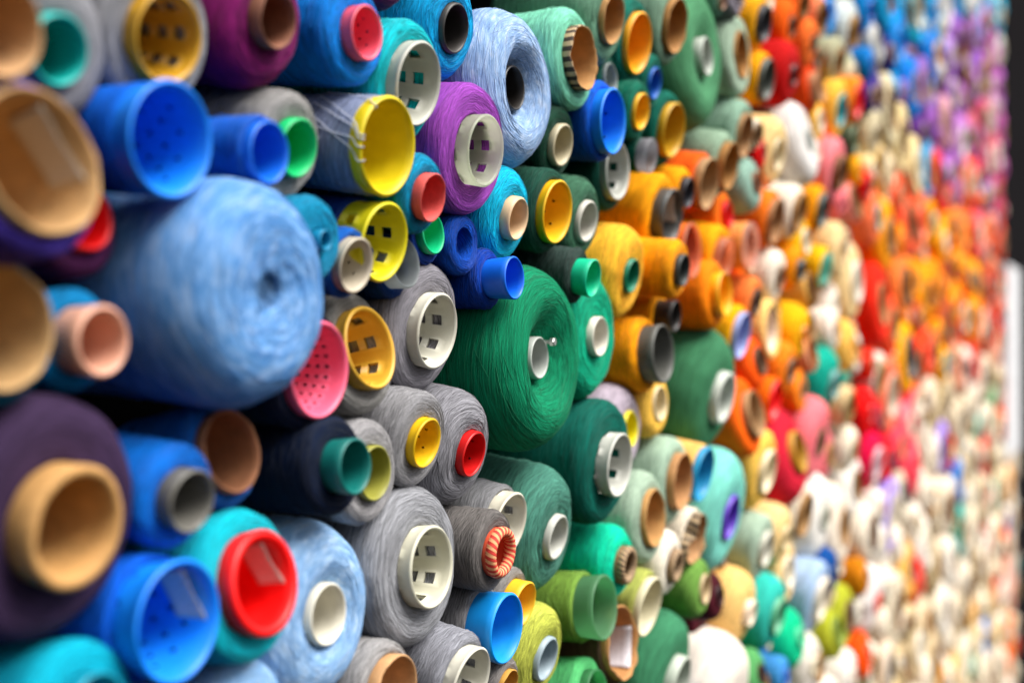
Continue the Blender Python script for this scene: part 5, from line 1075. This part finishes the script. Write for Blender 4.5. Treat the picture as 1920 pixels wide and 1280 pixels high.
def rope_material(name, ca, cb):
    m, n, l, b = nodes_of(name)
    uv = n.new('ShaderNodeUVMap'); uv.uv_map = 'wind'
    sep = n.new('ShaderNodeSeparateXYZ'); l.new(uv.outputs[0], sep.inputs[0])
    w = math_node(n, l, 'FRACT', math_node(n, l, 'MULTIPLY_ADD', sep.outputs[1], 26.0, math_node(n, l, 'MULTIPLY', sep.outputs[0], 22.0)))
    w = math_node(n, l, 'GREATER_THAN', w, 0.5)
    mm = n.new('ShaderNodeMix'); mm.data_type = 'RGBA'; l.new(w, mm.inputs[0])
    mm.inputs[6].default_value = ca; mm.inputs[7].default_value = cb
    l.new(mm.outputs[2], b.inputs['Base Color'])
    b.inputs['Roughness'].default_value = 0.75
    return m

def paper_material():
    m, n, l, b = nodes_of('paper')
    uv = n.new('ShaderNodeUVMap'); uv.uv_map = 'wind'
    sep = n.new('ShaderNodeSeparateXYZ'); l.new(uv.outputs[0], sep.inputs[0])
    t = n.new('ShaderNodeTexNoise'); t.inputs['Scale'].default_value = 1.0; t.inputs['Detail'].default_value = 2
    cb = n.new('ShaderNodeCombineXYZ')
    l.new(math_node(n, l, 'MULTIPLY', sep.outputs[0], 22.0), cb.inputs[0])
    l.new(math_node(n, l, 'FLOOR', math_node(n, l, 'MULTIPLY', sep.outputs[1], 9.0)), cb.inputs[1])
    l.new(cb.outputs[0], t.inputs['Vector'])
    ink = math_node(n, l, 'MULTIPLY', math_node(n, l, 'GREATER_THAN', t.outputs['Fac'], 0.54),
                    math_node(n, l, 'GREATER_THAN', math_node(n, l, 'FRACT', math_node(n, l, 'MULTIPLY', sep.outputs[1], 9.0)), 0.62))
    mm = n.new('ShaderNodeMix'); mm.data_type = 'RGBA'
    l.new(math_node(n, l, 'MULTIPLY', ink, 0.45), mm.inputs[0])
    i = n.new('ShaderNodeObjectInfo'); l.new(i.outputs['Color'], mm.inputs[6]); mm.inputs[7].default_value = (0.12, 0.12, 0.15, 1)
    l.new(mm.outputs[2], b.inputs['Base Color']); b.inputs['Roughness'].default_value = 0.6
    return m

def flat_material(name, rgb, rough=0.6, metal=0.0, noise_scale=12):
    m, n, l, b = nodes_of(name)
    t = n.new('ShaderNodeTexNoise'); t.inputs['Scale'].default_value = noise_scale; t.inputs['Detail'].default_value = 6
    r = n.new('ShaderNodeMapRange'); r.inputs['To Min'].default_value = 0.75; r.inputs['To Max'].default_value = 1.2
    l.new(t.outputs['Fac'], r.inputs['Value'])
    cc = n.new('ShaderNodeMix'); cc.data_type = 'RGBA'; cc.blend_type = 'MULTIPLY'; cc.inputs[0].default_value = 1
    cc.inputs[6].default_value = (*rgb, 1)
    k = n.new('ShaderNodeCombineColor')
    for j in range(3): l.new(r.outputs[0], k.inputs[j])
    l.new(k.outputs[0], cc.inputs[7]); l.new(cc.outputs[2], b.inputs['Base Color'])
    b.inputs['Roughness'].default_value = rough; b.inputs['Metallic'].default_value = metal
    if rough > 0.85: b.inputs['Specular IOR Level'].default_value = 0.0
    return m

M = {
    'yarn': yarn_material('wound_yarn'),
    'far_yarn': yarn_material('wound_yarn_far', True, 300.0),
    'plastic': plastic_material('plastic_tube'),
    'far_tube': plastic_material('far_tube', 0.5, True),
    'frosted': frosted_material(),
    'card': cardboard_material(), 'stripe': cardboard_material(True),
    'rope': rope_material('striped_cord', (0.75, 0.36, 0.16, 1), (0.62, 0.035, 0.025, 1)),
    'rope2': rope_material('brown_striped_cord', (0.55, 0.36, 0.19, 1), (0.05, 0.028, 0.02, 1)), 'paper': paper_material(),
    'thread': flat_material('loose_thread', (0.50, 0.54, 0.66), 0.8),
    'stray': plastic_material('stray_thread', 0.7),
    'steel': flat_material('zinc_steel', (0.62, 0.62, 0.60), 0.35, 0.8, 60),
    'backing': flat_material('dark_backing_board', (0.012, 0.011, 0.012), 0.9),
    'post': flat_material('dark_painted_post', (0.008, 0.008, 0.009), 0.95),
    'white': flat_material('white_painted_board', (0.78, 0.78, 0.80), 0.5),
}

class Mesh:
    def __init__(s): s.v = []; s.f = []; s.uv = []; s.mi = []
    def vert(s, p): s.v.append(p); return len(s.v) - 1
    def face(s, ids, uvs=None, mi=0): s.f.append(ids); s.uv.append(uvs or [(0, 0)] * len(ids)); s.mi.append(mi)
    def object(s, name, mats, parent=None, colour=None, smooth=True):
        me = bpy.data.meshes.new(name)
        me.from_pydata(s.v, [], s.f)
        lay = me.uv_layers.new(name='wind')
        flat = [c for fuv in s.uv for p in fuv for c in p]
        lay.data.foreach_set('uv', flat)
        me.polygons.foreach_set('material_index', s.mi)
        me.polygons.foreach_set('use_smooth', [smooth] * len(s.f))
        for mt in mats: me.materials.append(mt)
        me.update()
        o = bpy.data.objects.new(name, me)
        col.objects.link(o)
        if parent: o.parent = parent
        if colour: o.color = lin(colour)
        return o

def yarn_profile(R, L, ri, rb, dish, shoulder, rows, e):
    """(depth, radius) pairs from the front hole over the face, the shoulder and the side to the back and in again."""
    R2 = R * 0.93
    dd = dish * R
    pts = []
    steps = max(3, rows // 4)
    for k in range(steps):                                   # face
        f = k / steps
        r = ri + (R * (1 - shoulder) - ri) * f
        pts.append((dd * (1 - f) ** 1.6, r))
    for k in range(steps + 1):                               # shoulder
        a = k / steps * math.pi / 2
        pts.append((shoulder * R * 1.15 * (1 - math.cos(a)), R * (1 - shoulder) + R * shoulder * math.sin(a)))
    y0 = shoulder * R * 1.15
    y1 = L - 0.12 * R
    nside = max(3, rows // 2)
    for k in range(1, nside + 1):
        f = k / nside
        pts.append((y0 + (y1 - y0) * f, R + (R2 - R) * f))
    pts.append((L - 0.03 * R, R2 * 0.95)); pts.append((L, R2 * 0.86)); pts.append((L, rb))
    nin = 4
    for k in range(1, nin + 1):                              # hollow core
        f = k / nin
        pts.append((L + (dd - L) * f, rb + (ri - rb) * f))
    return pts

def make_yarn(parent, R, L, ri, rb, colour, dish, shoulder, seg, rows, e, mott, seed, amp, strays=0):
    pts = yarn_profile(R, L, ri, rb, dish, shoulder, rows, e)
    core = len(pts) - 5
    m = Mesh()
    vv = [0.0]
    for a, b in zip(pts, pts[1:]): vv.append(vv[-1] + math.hypot(a[0] - b[0], a[1] - b[1]))
    off = Vector((seed * 7.3, seed * 3.1, seed * 1.7))
    for k, (y, r) in enumerate(pts[:-1]):
        for j in range(seg):
            a = -math.pi / 2 + 2 * math.pi * j / seg
            ca, sa = math.cos(a), math.sin(a)
            rr, yy = r, y
            if k < core:
                q = Vector((ca * 1.6, sa * 1.6, vv[k] * 14)) + off
                w = noise.noise(q) + 0.5 * noise.noise(q * 2.7)
                rr += amp * R * w * (0.4 if k < 2 else 1)
                yy += amp * R * 0.8 * noise.noise(q * 1.3 + Vector((9, 0, 0)))
            m.vert((rr * ca, yy, rr * sa))
    n = len(pts) - 1
    for k in range(n):
        k2 = (k + 1) % n
        for j in range(seg):
            j2 = (j + 1) % seg
            u0, u1 = j / seg, (j + 1) / seg
            m.face((k * seg + j, k2 * seg + j, k2 * seg + j2, k * seg + j2), [(u0, vv[k]), (u0, vv[k + 1]), (u1, vv[k + 1]), (u1, vv[k])])
    o = m.object('yarn', [M['yarn']], parent, colour)
    o['mottle'] = float(mott)
    if strays:                                             # single threads standing a little off the winding
        rnd = random.Random(int(seed * 100)); s = Mesh()
        def at(kf, jf):
            k = int(kf); a, b = kf - k, jf - math.floor(jf)
            j, j2 = int(math.floor(jf)) % seg, (int(math.floor(jf)) + 1) % seg
            P = [Vector(m.v[q]) for q in (k * seg + j, k * seg + j2, (k + 1) * seg + j, (k + 1) * seg + j2)]
            return (P[0] * (1 - b) + P[1] * b) * (1 - a) + (P[2] * (1 - b) + P[3] * b) * a
        for _ in range(strays):
            kf = rnd.uniform(0.5, core - 4); jf = rnd.uniform(0, seg)
            dj = rnd.uniform(0.04, 0.20) * seg; dk = rnd.choice((-1, 1)) * rnd.uniform(0.3, 2.2)
            h0 = rnd.uniform(0.0001, 0.0005); hb = rnd.choice((0, 0, 0, 0.0012)) * rnd.random(); r = rnd.uniform(0.00016, 0.00032)
            N = 9; base = len(s.v)
            for i in range(N + 1):
                f = i / N
                q = at(min(core - 3.5, max(0.1, kf + dk * f)), jf + dj * f)
                out = Vector((q.x, -0.6 * abs(R - math.hypot(q.x, q.z)) * 2, q.z)).normalized()
                q = q + out * (h0 + hb * math.sin(math.pi * f))
                for w in range(3):
                    an = 2 * math.pi * w / 3
                    s.vert((q.x + out.x * r * math.cos(an), q.y + r * math.sin(an) + out.y * r * math.cos(an), q.z + out.z * r * math.cos(an)))
            for i in range(N):
                for w in range(3):
                    w2 = (w + 1) % 3
                    s.face((base + i * 3 + w, base + i * 3 + w2, base + i * 3 + 3 + w2, base + i * 3 + 3 + w))
        so = s.object('stray_threads', [M['stray']], parent, colour); so['kind'] = 'stuff'
    return o

def hole_points(kind, s):
    if kind == 'round':
        h = s * 0.414
        return [(.5 - h, .5 - s), (.5 + h, .5 - s), (.5 + s, .5 - h), (.5 + s, .5 + h), (.5 + h, .5 + s), (.5 - h, .5 + s), (.5 - s, .5 + h), (.5 - s, .5 - h)]
    return [(.5 - s, .5 - s), (.5 + s, .5 - s), (.5 + s, .5 + s), (.5 - s, .5 + s)]

def make_tube(parent, rt, rb, y0, y1, thick, mats, colour, seg, nrow, holes=None, ragged=0.0, seed=0, lip=0.0, crumple=0.0, rows_r=None):
    """A hollow tapering tube from its mouth (y0) to its far end (y1), real wall thickness, real holes.
    holes = (kind, half size in cell, function(row, column) -> bool)."""
    m = Mesh()
    bev = min(thick * 0.45, 0.0022)
    if rows_r:                                   # rows spaced by the mouth radius where the wall is pierced
        ys = [y0 + q * rt for q in rows_r if y0 + q * rt < y1 - 0.004] + [y1]
        nrow = len(ys) - 1
    else:
        ys = [y0 + (y1 - y0) * (k / nrow) for k in range(nrow + 1)]
    off = Vector((seed * 2.3, seed * 5.1, 0))
    def rad(k):
        f = (ys[k] - y0) / (y1 - y0)
        r = rt + (rb - rt) * f
        if lip and k <= 1: r += lip * rt
        return r
    rings = []
    def ring(y, r, k):
        ids = []
        for j in range(seg):
            a = -math.pi / 2 + 2 * math.pi * j / seg
            rr, yy = r, y
            w = max(0, 1 - (y - y0) / ((y1 - y0) * 0.35))
            if ragged and w > 0:
                q = Vector((math.cos(a) * 2.2, math.sin(a) * 2.2, 0)) + off
                yy += ragged * rt * w * (noise.noise(q) + 0.6 * noise.noise(q * 3.1))
                rr += ragged * rt * 0.7 * w * noise.noise(q * 0.8 + Vector((4, 4, 4)))
            if crumple and w > 0:
                dent = math.exp(-((a - 2.6) / 0.6) ** 2)
                rr -= crumple * rt * w * dent
            ids.append(m.vert((rr * math.cos(a), yy, rr * math.sin(a))))
        return ids
    outer = [ring(ys[k] + (bev if k == 0 else 0), rad(k), k) for k in range(nrow + 1)]
    rim1 = ring(ys[0], rad(0) - bev, 0)
    rim2 = ring(ys[0], rad(0) - thick + bev, 0)
    inner = [ring(ys[k] + (bev if k == 0 else 0), rad(k) - thick, k) for k in range(nrow + 1)]
    def quad(a, b, j, v0, v1, mi, flip=False):
        j2 = (j + 1) % seg
        u0, u1 = j / seg, (j + 1) / seg
        ids = (a[j], a[j2], b[j2], b[j]); uv = [(u0, v0), (u1, v0), (u1, v1), (u0, v1)]
        if flip: ids = ids[::-1]; uv = uv[::-1]
        m.face(ids, uv, mi)
    inner_mi = 1 if len(mats) > 1 else 0
    for j in range(seg):
        quad(outer[0], rim1, j, 0, .02, 0); quad(rim1, rim2, j, .02, .04, inner_mi); quad(rim2, inner[0], j, .04, .06, inner_mi)
        quad(outer[nrow], inner[nrow], j, 1, 1, inner_mi, True)
    hp = hole_points('round', holes[1]) if holes else None
    for k in range(nrow):
        for j in range(seg):
            j2 = (j + 1) % seg
            if holes and holes[0] == 'cell' and k < nrow - 1 and holes[2](k, j):
                for (k2, jj, A, B) in ((k - 1, j, (k, j), (k, j2)), (k + 1, j, (k + 1, j), (k + 1, j2)), (k, (j - 1) % seg, (k, j), (k + 1, j)), (k, j2, (k, j2), (k + 1, j2))):
                    if not holes[2](k2, jj):
                        m.face((outer[A[0]][A[1]], outer[B[0]][B[1]], inner[B[0]][B[1]], inner[A[0]][A[1]]))
            elif holes and holes[0] == 'round' and k < nrow - 1 and holes[2](k, j):
                nh = len(hp)
                sides = []
                for A, B in ((outer[k], outer[k + 1]), (inner[k], inner[k + 1])):
                    c = [A[j], A[j2], B[j2], B[j]]
                    P = [Vector(m.v[i]) for i in c]
                    h = []
                    for s, t in hp:
                        h.append(m.vert(tuple((P[0] * (1 - s) + P[1] * s) * (1 - t) + (P[3] * (1 - s) + P[2] * s) * t)))
                    if nh == 4:
                        for q in range(4): m.face((c[q], c[(q + 1) % 4], h[(q + 1) % 4], h[q]))
                    else:
                        for q in range(4):
                            m.face((c[q], c[(q + 1) % 4], h[2 * q + 1], h[2 * q]))
                            m.face((c[(q + 1) % 4], h[(2 * q + 2) % 8], h[2 * q + 1]))
                    sides.append(h)
                for q in range(nh):
                    m.face((sides[0][q], sides[0][(q + 1) % nh], sides[1][(q + 1) % nh], sides[1][q]))
            else:
                quad(outer[k + 1], outer[k], j, ys[k + 1] * 8, ys[k] * 8, 0)
                quad(inner[k], inner[k + 1], j, ys[k] * 8, ys[k + 1] * 8, inner_mi)
    return m.object('tube', mats, parent, colour)

def make_cord_ring(parent, r, y, thick, mat):
    """The rolled mouth of the tube, wrapped in a striped cord."""
    m = Mesh(); S, Q = 132, 12
    for i in range(S):
        a = -math.pi / 2 + 2 * math.pi * i / S
        for q in range(Q):
            b = 2 * math.pi * q / Q
            rid = 1 + 0.07 * math.cos(2 * math.pi * (i / S * 44 + q / Q * 2))
            rr = r - thick + thick * rid * math.cos(b)
            m.vert((rr * math.cos(a), y + 1.25 * thick * rid * math.sin(b), rr * math.sin(a)))
    for i in range(S):
        for q in range(Q):
            i2, q2 = (i + 1) % S, (q + 1) % Q
            m.face((i * Q + q, i * Q + q2, i2 * Q + q2, i2 * Q + q), [(i / S, q / Q / 13), (i / S, (q + 1) / Q / 13), ((i + 1) / S, (q + 1) / Q / 13), ((i + 1) / S, q / Q / 13)])
    return m.object('cord_wrap', [mat], parent)

def make_strand(parent, pts, r, name='loose_thread'):
    """A thin thread swept along a smoothed polyline."""
    P = [Vector(p) for p in pts]
    sm = []
    for i in range(len(P) - 1):
        a, b, c, d_ = P[max(0, i - 1)], P[i], P[i + 1], P[min(len(P) - 1, i + 2)]
        for k in range(6):
            t = k / 6
            sm.append(0.5 * ((2 * b) + (c - a) * t + (2 * a - 5 * b + 4 * c - d_) * t * t + (3 * b - a - 3 * c + d_) * t ** 3))
    sm.append(P[-1])
    m = Mesh(); Q = 5
    for i, p in enumerate(sm):
        tan = (sm[min(i + 1, len(sm) - 1)] - sm[max(0, i - 1)]).normalized()
        n1 = tan.cross(Vector((0.3, 0.5, 0.8))).normalized(); n2 = tan.cross(n1)
        for q in range(Q):
            a = 2 * math.pi * q / Q
            m.vert(tuple(p + r * (math.cos(a) * n1 + math.sin(a) * n2)))
    for i in range(len(sm) - 1):
        for q in range(Q):
            q2 = (q + 1) % Q
            m.face((i * Q + q, i * Q + q2, (i + 1) * Q + q2, (i + 1) * Q + q))
    return m.object(name, [M['thread']], parent)

def make_paper(parent, r, y0, y1, a0, a1, colour, name='paper_slip', lift=0.0):
    """A slip of paper curled against the inside of the tube."""
    m = Mesh(); N, K = 10, 6
    for k in range(K + 1):
        for j in range(N + 1):
            f, g = j / N, k / K
            a = a0 + (a1 - a0) * f
            rr = r * (0.93 - 0.10 * g) - lift * r * math.sin(math.pi * f) * (1 - 0.5 * g)
            m.vert((rr * math.cos(a), y0 + (y1 - y0) * g + 0.004 * math.sin(3 * f), rr * math.sin(a)))
    for k in range(K):
        for j in range(N):
            i = k * (N + 1) + j
            m.face((i, i + 1, i + N + 2, i + N + 1), [(j / N, k / K), ((j + 1) / N, k / K), ((j + 1) / N, (k + 1) / K), (j / N, (k + 1) / K)])
    o = m.object(name, [M['paper']], parent, colour)
    sd = o.modifiers.new('thickness', 'SOLIDIFY'); sd.thickness = 0.0003
    return o

def make_bolt(parent, loc, r):
    m = Mesh()
    prof = [(-0.55, 0.0), (-0.55, 0.5), (-0.4, 0.62), (0.1, 0.62), (0.1, 0.3), (2.4, 0.3), (2.4, 0.0)]
    S = 6
    for y, q in prof:
        for j in range(S):
            a = 2 * math.pi * j / S
            m.vert((loc[0] + r * q * math.cos(a), loc[1] + r * y, loc[2] + r * q * math.sin(a)))
    for k in range(len(prof) - 1):
        for j in range(S):
            j2 = (j + 1) % S
            m.face((k * S + j, k * S + j2, (k + 1) * S + j2, (k + 1) * S + j))
    return m.object('bolt', [M['steel']], parent, smooth=False)

# ---------------------------------------------------------------- the setting
def box(name, lo, hi, mat, parent=None, bev=0.0):
    m = Mesh()
    for z in (lo[2], hi[2]):
        for y in (lo[1], hi[1]):
            for x in (lo[0], hi[0]): m.vert((x, y, z))
    for q in ((0, 2, 3, 1), (4, 5, 7, 6), (0, 1, 5, 4), (2, 6, 7, 3), (0, 4, 6, 2), (1, 3, 7, 5)): m.face(q)
    o = m.object(name, [mat], parent, smooth=False)
    if bev:
        b = o.modifiers.new('bevel', 'BEVEL'); b.width = bev; b.segments = 2
    return o

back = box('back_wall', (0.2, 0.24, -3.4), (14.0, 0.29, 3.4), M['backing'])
back['kind'] = 'structure'
post = box('upright_post', (6.84, 0.2, -3.4), (8.9, 0.235, 3.4), M['post'], bev=0.01)
post['label'] = 'dark grey upright post at the far right end of wall'
post['category'] = 'post'
board = box('white_board', (6.86, -0.004, -0.60), (7.52, 0.196, 0.40), M['white'], bev=0.006)
board['label'] = 'blurred white board standing against the dark post at far right'
board['category'] = 'board'

# ---------------------------------------------------------------- the cones
GROUP = 'yarn cones stacked in the wall'
for idx, (x, z, p, pitch, rt, e, R, L, yc, tc, st, label, o) in enumerate(CONES):
    rnd = random.Random(idx * 13 + 5)
    near = x < 2.25
    root = bpy.data.objects.new('yarn_cone', None)
    col.objects.link(root)
    root.empty_display_size = 0.03
    root.location = (x, -p, z)
    root.rotation_euler = (R_(pitch), 0, R_(rnd.uniform(-1.5, 1.5)))
    root['label'] = label; root['category'] = 'yarn cone'; root['group'] = GROUP
    wide = rt / R > 0.5
    thick = 0.19 * rt if o.get('thick') else (0.06 * rt + 0.0007 if st in ('cb', 'cbs') else 0.085 * rt + 0.0010)
    rb = rt * (0.66 if wide else 1.0)
    dish = o.get('dish', 0.02)
    mouth = -e                                         # depth of the tube mouth measured from the yarn face
    length = L + 0.004 + e
    f_face = max(0.0, (dish * R - mouth) / length)     # tube radius where the yarn begins
    ri = rt + (rb - rt) * f_face + 0.0006
    if o.get('lip'): ri += 0.0
    ri = min(ri, R * 0.9)
    if st == 'none': ri, rb_y = rt, rt * 0.8
    else: rb_y = rb + 0.0006
    shoulder = rnd.uniform(0.32, 0.48) if not wide else rnd.uniform(0.16, 0.26)
    if o.get('mot'): shoulder = 0.42
    shoulder = min(shoulder, max(0.04, 0.75 * (1 - ri / R)))
    make_yarn(root, R, L, ri, rb_y, yc, dish, shoulder, 112 if near else 56, 32 if near else 16, e, o.get('mot', 0), idx * 0.37 + 1, 0.020 if near else 0.012, 300 if 0.72 < x < 1.75 else 0)
    if st == 'none':
        m = Mesh()                                     # the collapsed core: loose yarn closing the hollow
        S = 40
        for k in range(8):
            for j in range(S):
                a = -math.pi / 2 + 2 * math.pi * j / S
                rr = rt * 0.97 * (1 - k / 8)
                m.vert((rr * math.cos(a), dish * R + (0.30 if rt / R < .3 else 1.2) * rt * (1.2 + 0.5 * k / 7) + 0.35 * rt * noise.noise(Vector((math.cos(a) * 2, math.sin(a) * 2, k * .8))), rr * math.sin(a)))
        for k in range(7):
            for j in range(S):
                j2 = (j + 1) % S
                m.face((k * S + j, k * S + j2, (k + 1) * S + j2, (k + 1) * S + j), [(j / S, .3 + k * .004), ((j + 1) / S, .3 + k * .004), ((j + 1) / S, .3 + (k + 1) * .004), (j / S, .3 + (k + 1) * .004)])
        co = m.object('yarn_core', [M['yarn']], root, tc); co['mottle'] = 0.3
        continue
    seg, nrow = (60, 14) if near else (32, 7)
    holes = None; mats = [M['plastic']]; ragged = crump = lip = 0.0
    rows_r = None
    if st in ('sq', 'frs'):
        seg = 56
        rows_r = (0, .06, .2, .42, .72, .9, 1.2, 1.38, 1.7, 1.9, 2.3)
        holes = ('cell', 0, lambda k, j: k in (3, 5, 7) and j % 7 in (1, 2, 3))
    if st == 'dot':
        seg = 42
        rows_r = (0, .06, .2) + tuple(.36 + .16 * q for q in range(12))
        if o.get('few'): holes = ('round', 0.34, lambda k, j: k in (4, 6) and j % 6 == (1 if k == 4 else 4))
        else: holes = ('round', 0.37, lambda k, j: k in (4, 6, 8, 10) and (j + (k // 2) % 2 * 2) % 4 == 0)
    if st == 'net':
        seg = 72
        rows_r = (0, .06, .2, .3) + tuple(.42 + .11 * q for q in range(17))
        holes = ('cell', 0, lambda k, j: k >= 4 and k % 2 == 0 and j % 3 == 0)
    if st in ('fr', 'frs'): mats = [M['frosted']]
    if st == 'cb': mats = [M['card']]; ragged = 0.012 if o.get('thick') else 0.03
    if st == 'cbs': mats = [M['stripe'], M['card']]; ragged = 0.07
    if o.get('crump'): crump = 0.75; ragged = 0.12
    if o.get('label_in'): ragged = 0.07
    if o.get('lip'): lip = 0.04
    tube = make_tube(root, rt, rb, mouth, L + 0.004, thick, mats, tc, seg, nrow, holes, ragged, idx, lip, crump, rows_r)
    if st in ('rope', 'rope2'):
        make_cord_ring(root, rt * 1.03, mouth, rt * 0.2, M['rope'] if st == 'rope' else M['rope2'])
    if o.get('paper'):
        make_paper(root, rt - thick, mouth + 0.006, mouth + 0.75 * rt, R_(-10), R_(75), '#cfc6bd' if st != 'cb' else '#b8ab9c', lift=0.18)
    if o.get('label_in'):
        make_paper(root, rt - thick, mouth + 0.004, mouth + 1.5 * rt, R_(-60), R_(20), '#c4bfc4', 'printed_label')
    if o.get('bolt'):
        make_bolt(root, (rt * 0.95, mouth - 0.004, rt * 0.75), 0.0085)
    if o.get('wisp'):
        for k in range(5):
            a0 = R_(110 + 14 * k); w = rnd.uniform(-.3, .3)
            make_strand(root, [((R + .001) * math.cos(a0 + w * f + .5 * f), (1 - f) * 0.05 + mouth * f, (R + 0.0015) * math.sin(a0 + w * f + .5 * f)) for f in (0, .3, .6, .85)]
                        + [((rt + .001) * math.cos(a0 + .6 + w), mouth + .003, (rt + .001) * math.sin(a0 + .6 + w)), ((rt - .004) * math.cos(a0 + .62 + w), mouth - .001, (rt - .004) * math.sin(a0 + .62 + w)), ((rt - .007) * math.cos(a0 + .7 + w), mouth + .012, (rt - .007) * math.sin(a0 + .7 + w))], 0.0006)
        make_strand(root, [(-(R + .002) * math.cos(.2), .04, R * math.sin(.2)), (-R - .008, .045, -.002), (-R - .006, .05, -.012), (-R - .003, .042, -.022), (-R - .006, .036, -.012), (-R - .002, .03, .0)], 0.0006)

# ---------------------------------------------------------------- the rest of the wall, past counting
m = Mesh(); dye = []
S = 22
for x, z, p, rt, e, R, yc, tc in FAR:
    L = min(.15, max(.08, 2.2 * R)); sh = 0.2
    prof = [(0, rt), (0, R * .8), (R * .06, R * .93), (R * .2, R), (L, R * .92), (L, rt)]
    tub = [(L, rt * .95), (-e, rt), (-e, rt * .84), (L, rt * .7)]
    for pts, cc, mi in ((prof, lin(yc), 0), (tub, lin(tc), 1)):
        b0 = len(m.v); vv = 0
        for y, r in pts:
            for j in range(S):
                a = 2 * math.pi * j / S - math.pi / 2
                m.vert((x + r * math.cos(a), -p + y, z + r * math.sin(a)))
        for k in range(len(pts) - 1):
            dv = math.hypot(pts[k + 1][0] - pts[k][0], pts[k + 1][1] - pts[k][1])
            for j in range(S):
                j2 = (j + 1) % S
                m.face((b0 + k * S + j, b0 + (k + 1) * S + j, b0 + (k + 1) * S + j2, b0 + k * S + j2), [(j / S, vv), (j / S, vv + dv), ((j + 1) / S, vv + dv), ((j + 1) / S, vv)], mi)
                dye.append(cc)
            vv += dv
far = m.object('yarn_cone_mass', [M['far_yarn'], M['far_tube']])
ca = far.data.color_attributes.new('dye', 'FLOAT_COLOR', 'CORNER')
flat = [c for cc in dye for _ in range(4) for c in cc]
ca.data.foreach_set('color', flat)
far['kind'] = 'stuff'
far['label'] = 'hundreds more small blurred yarn cones filling the far wall'
far['category'] = 'yarn cones'
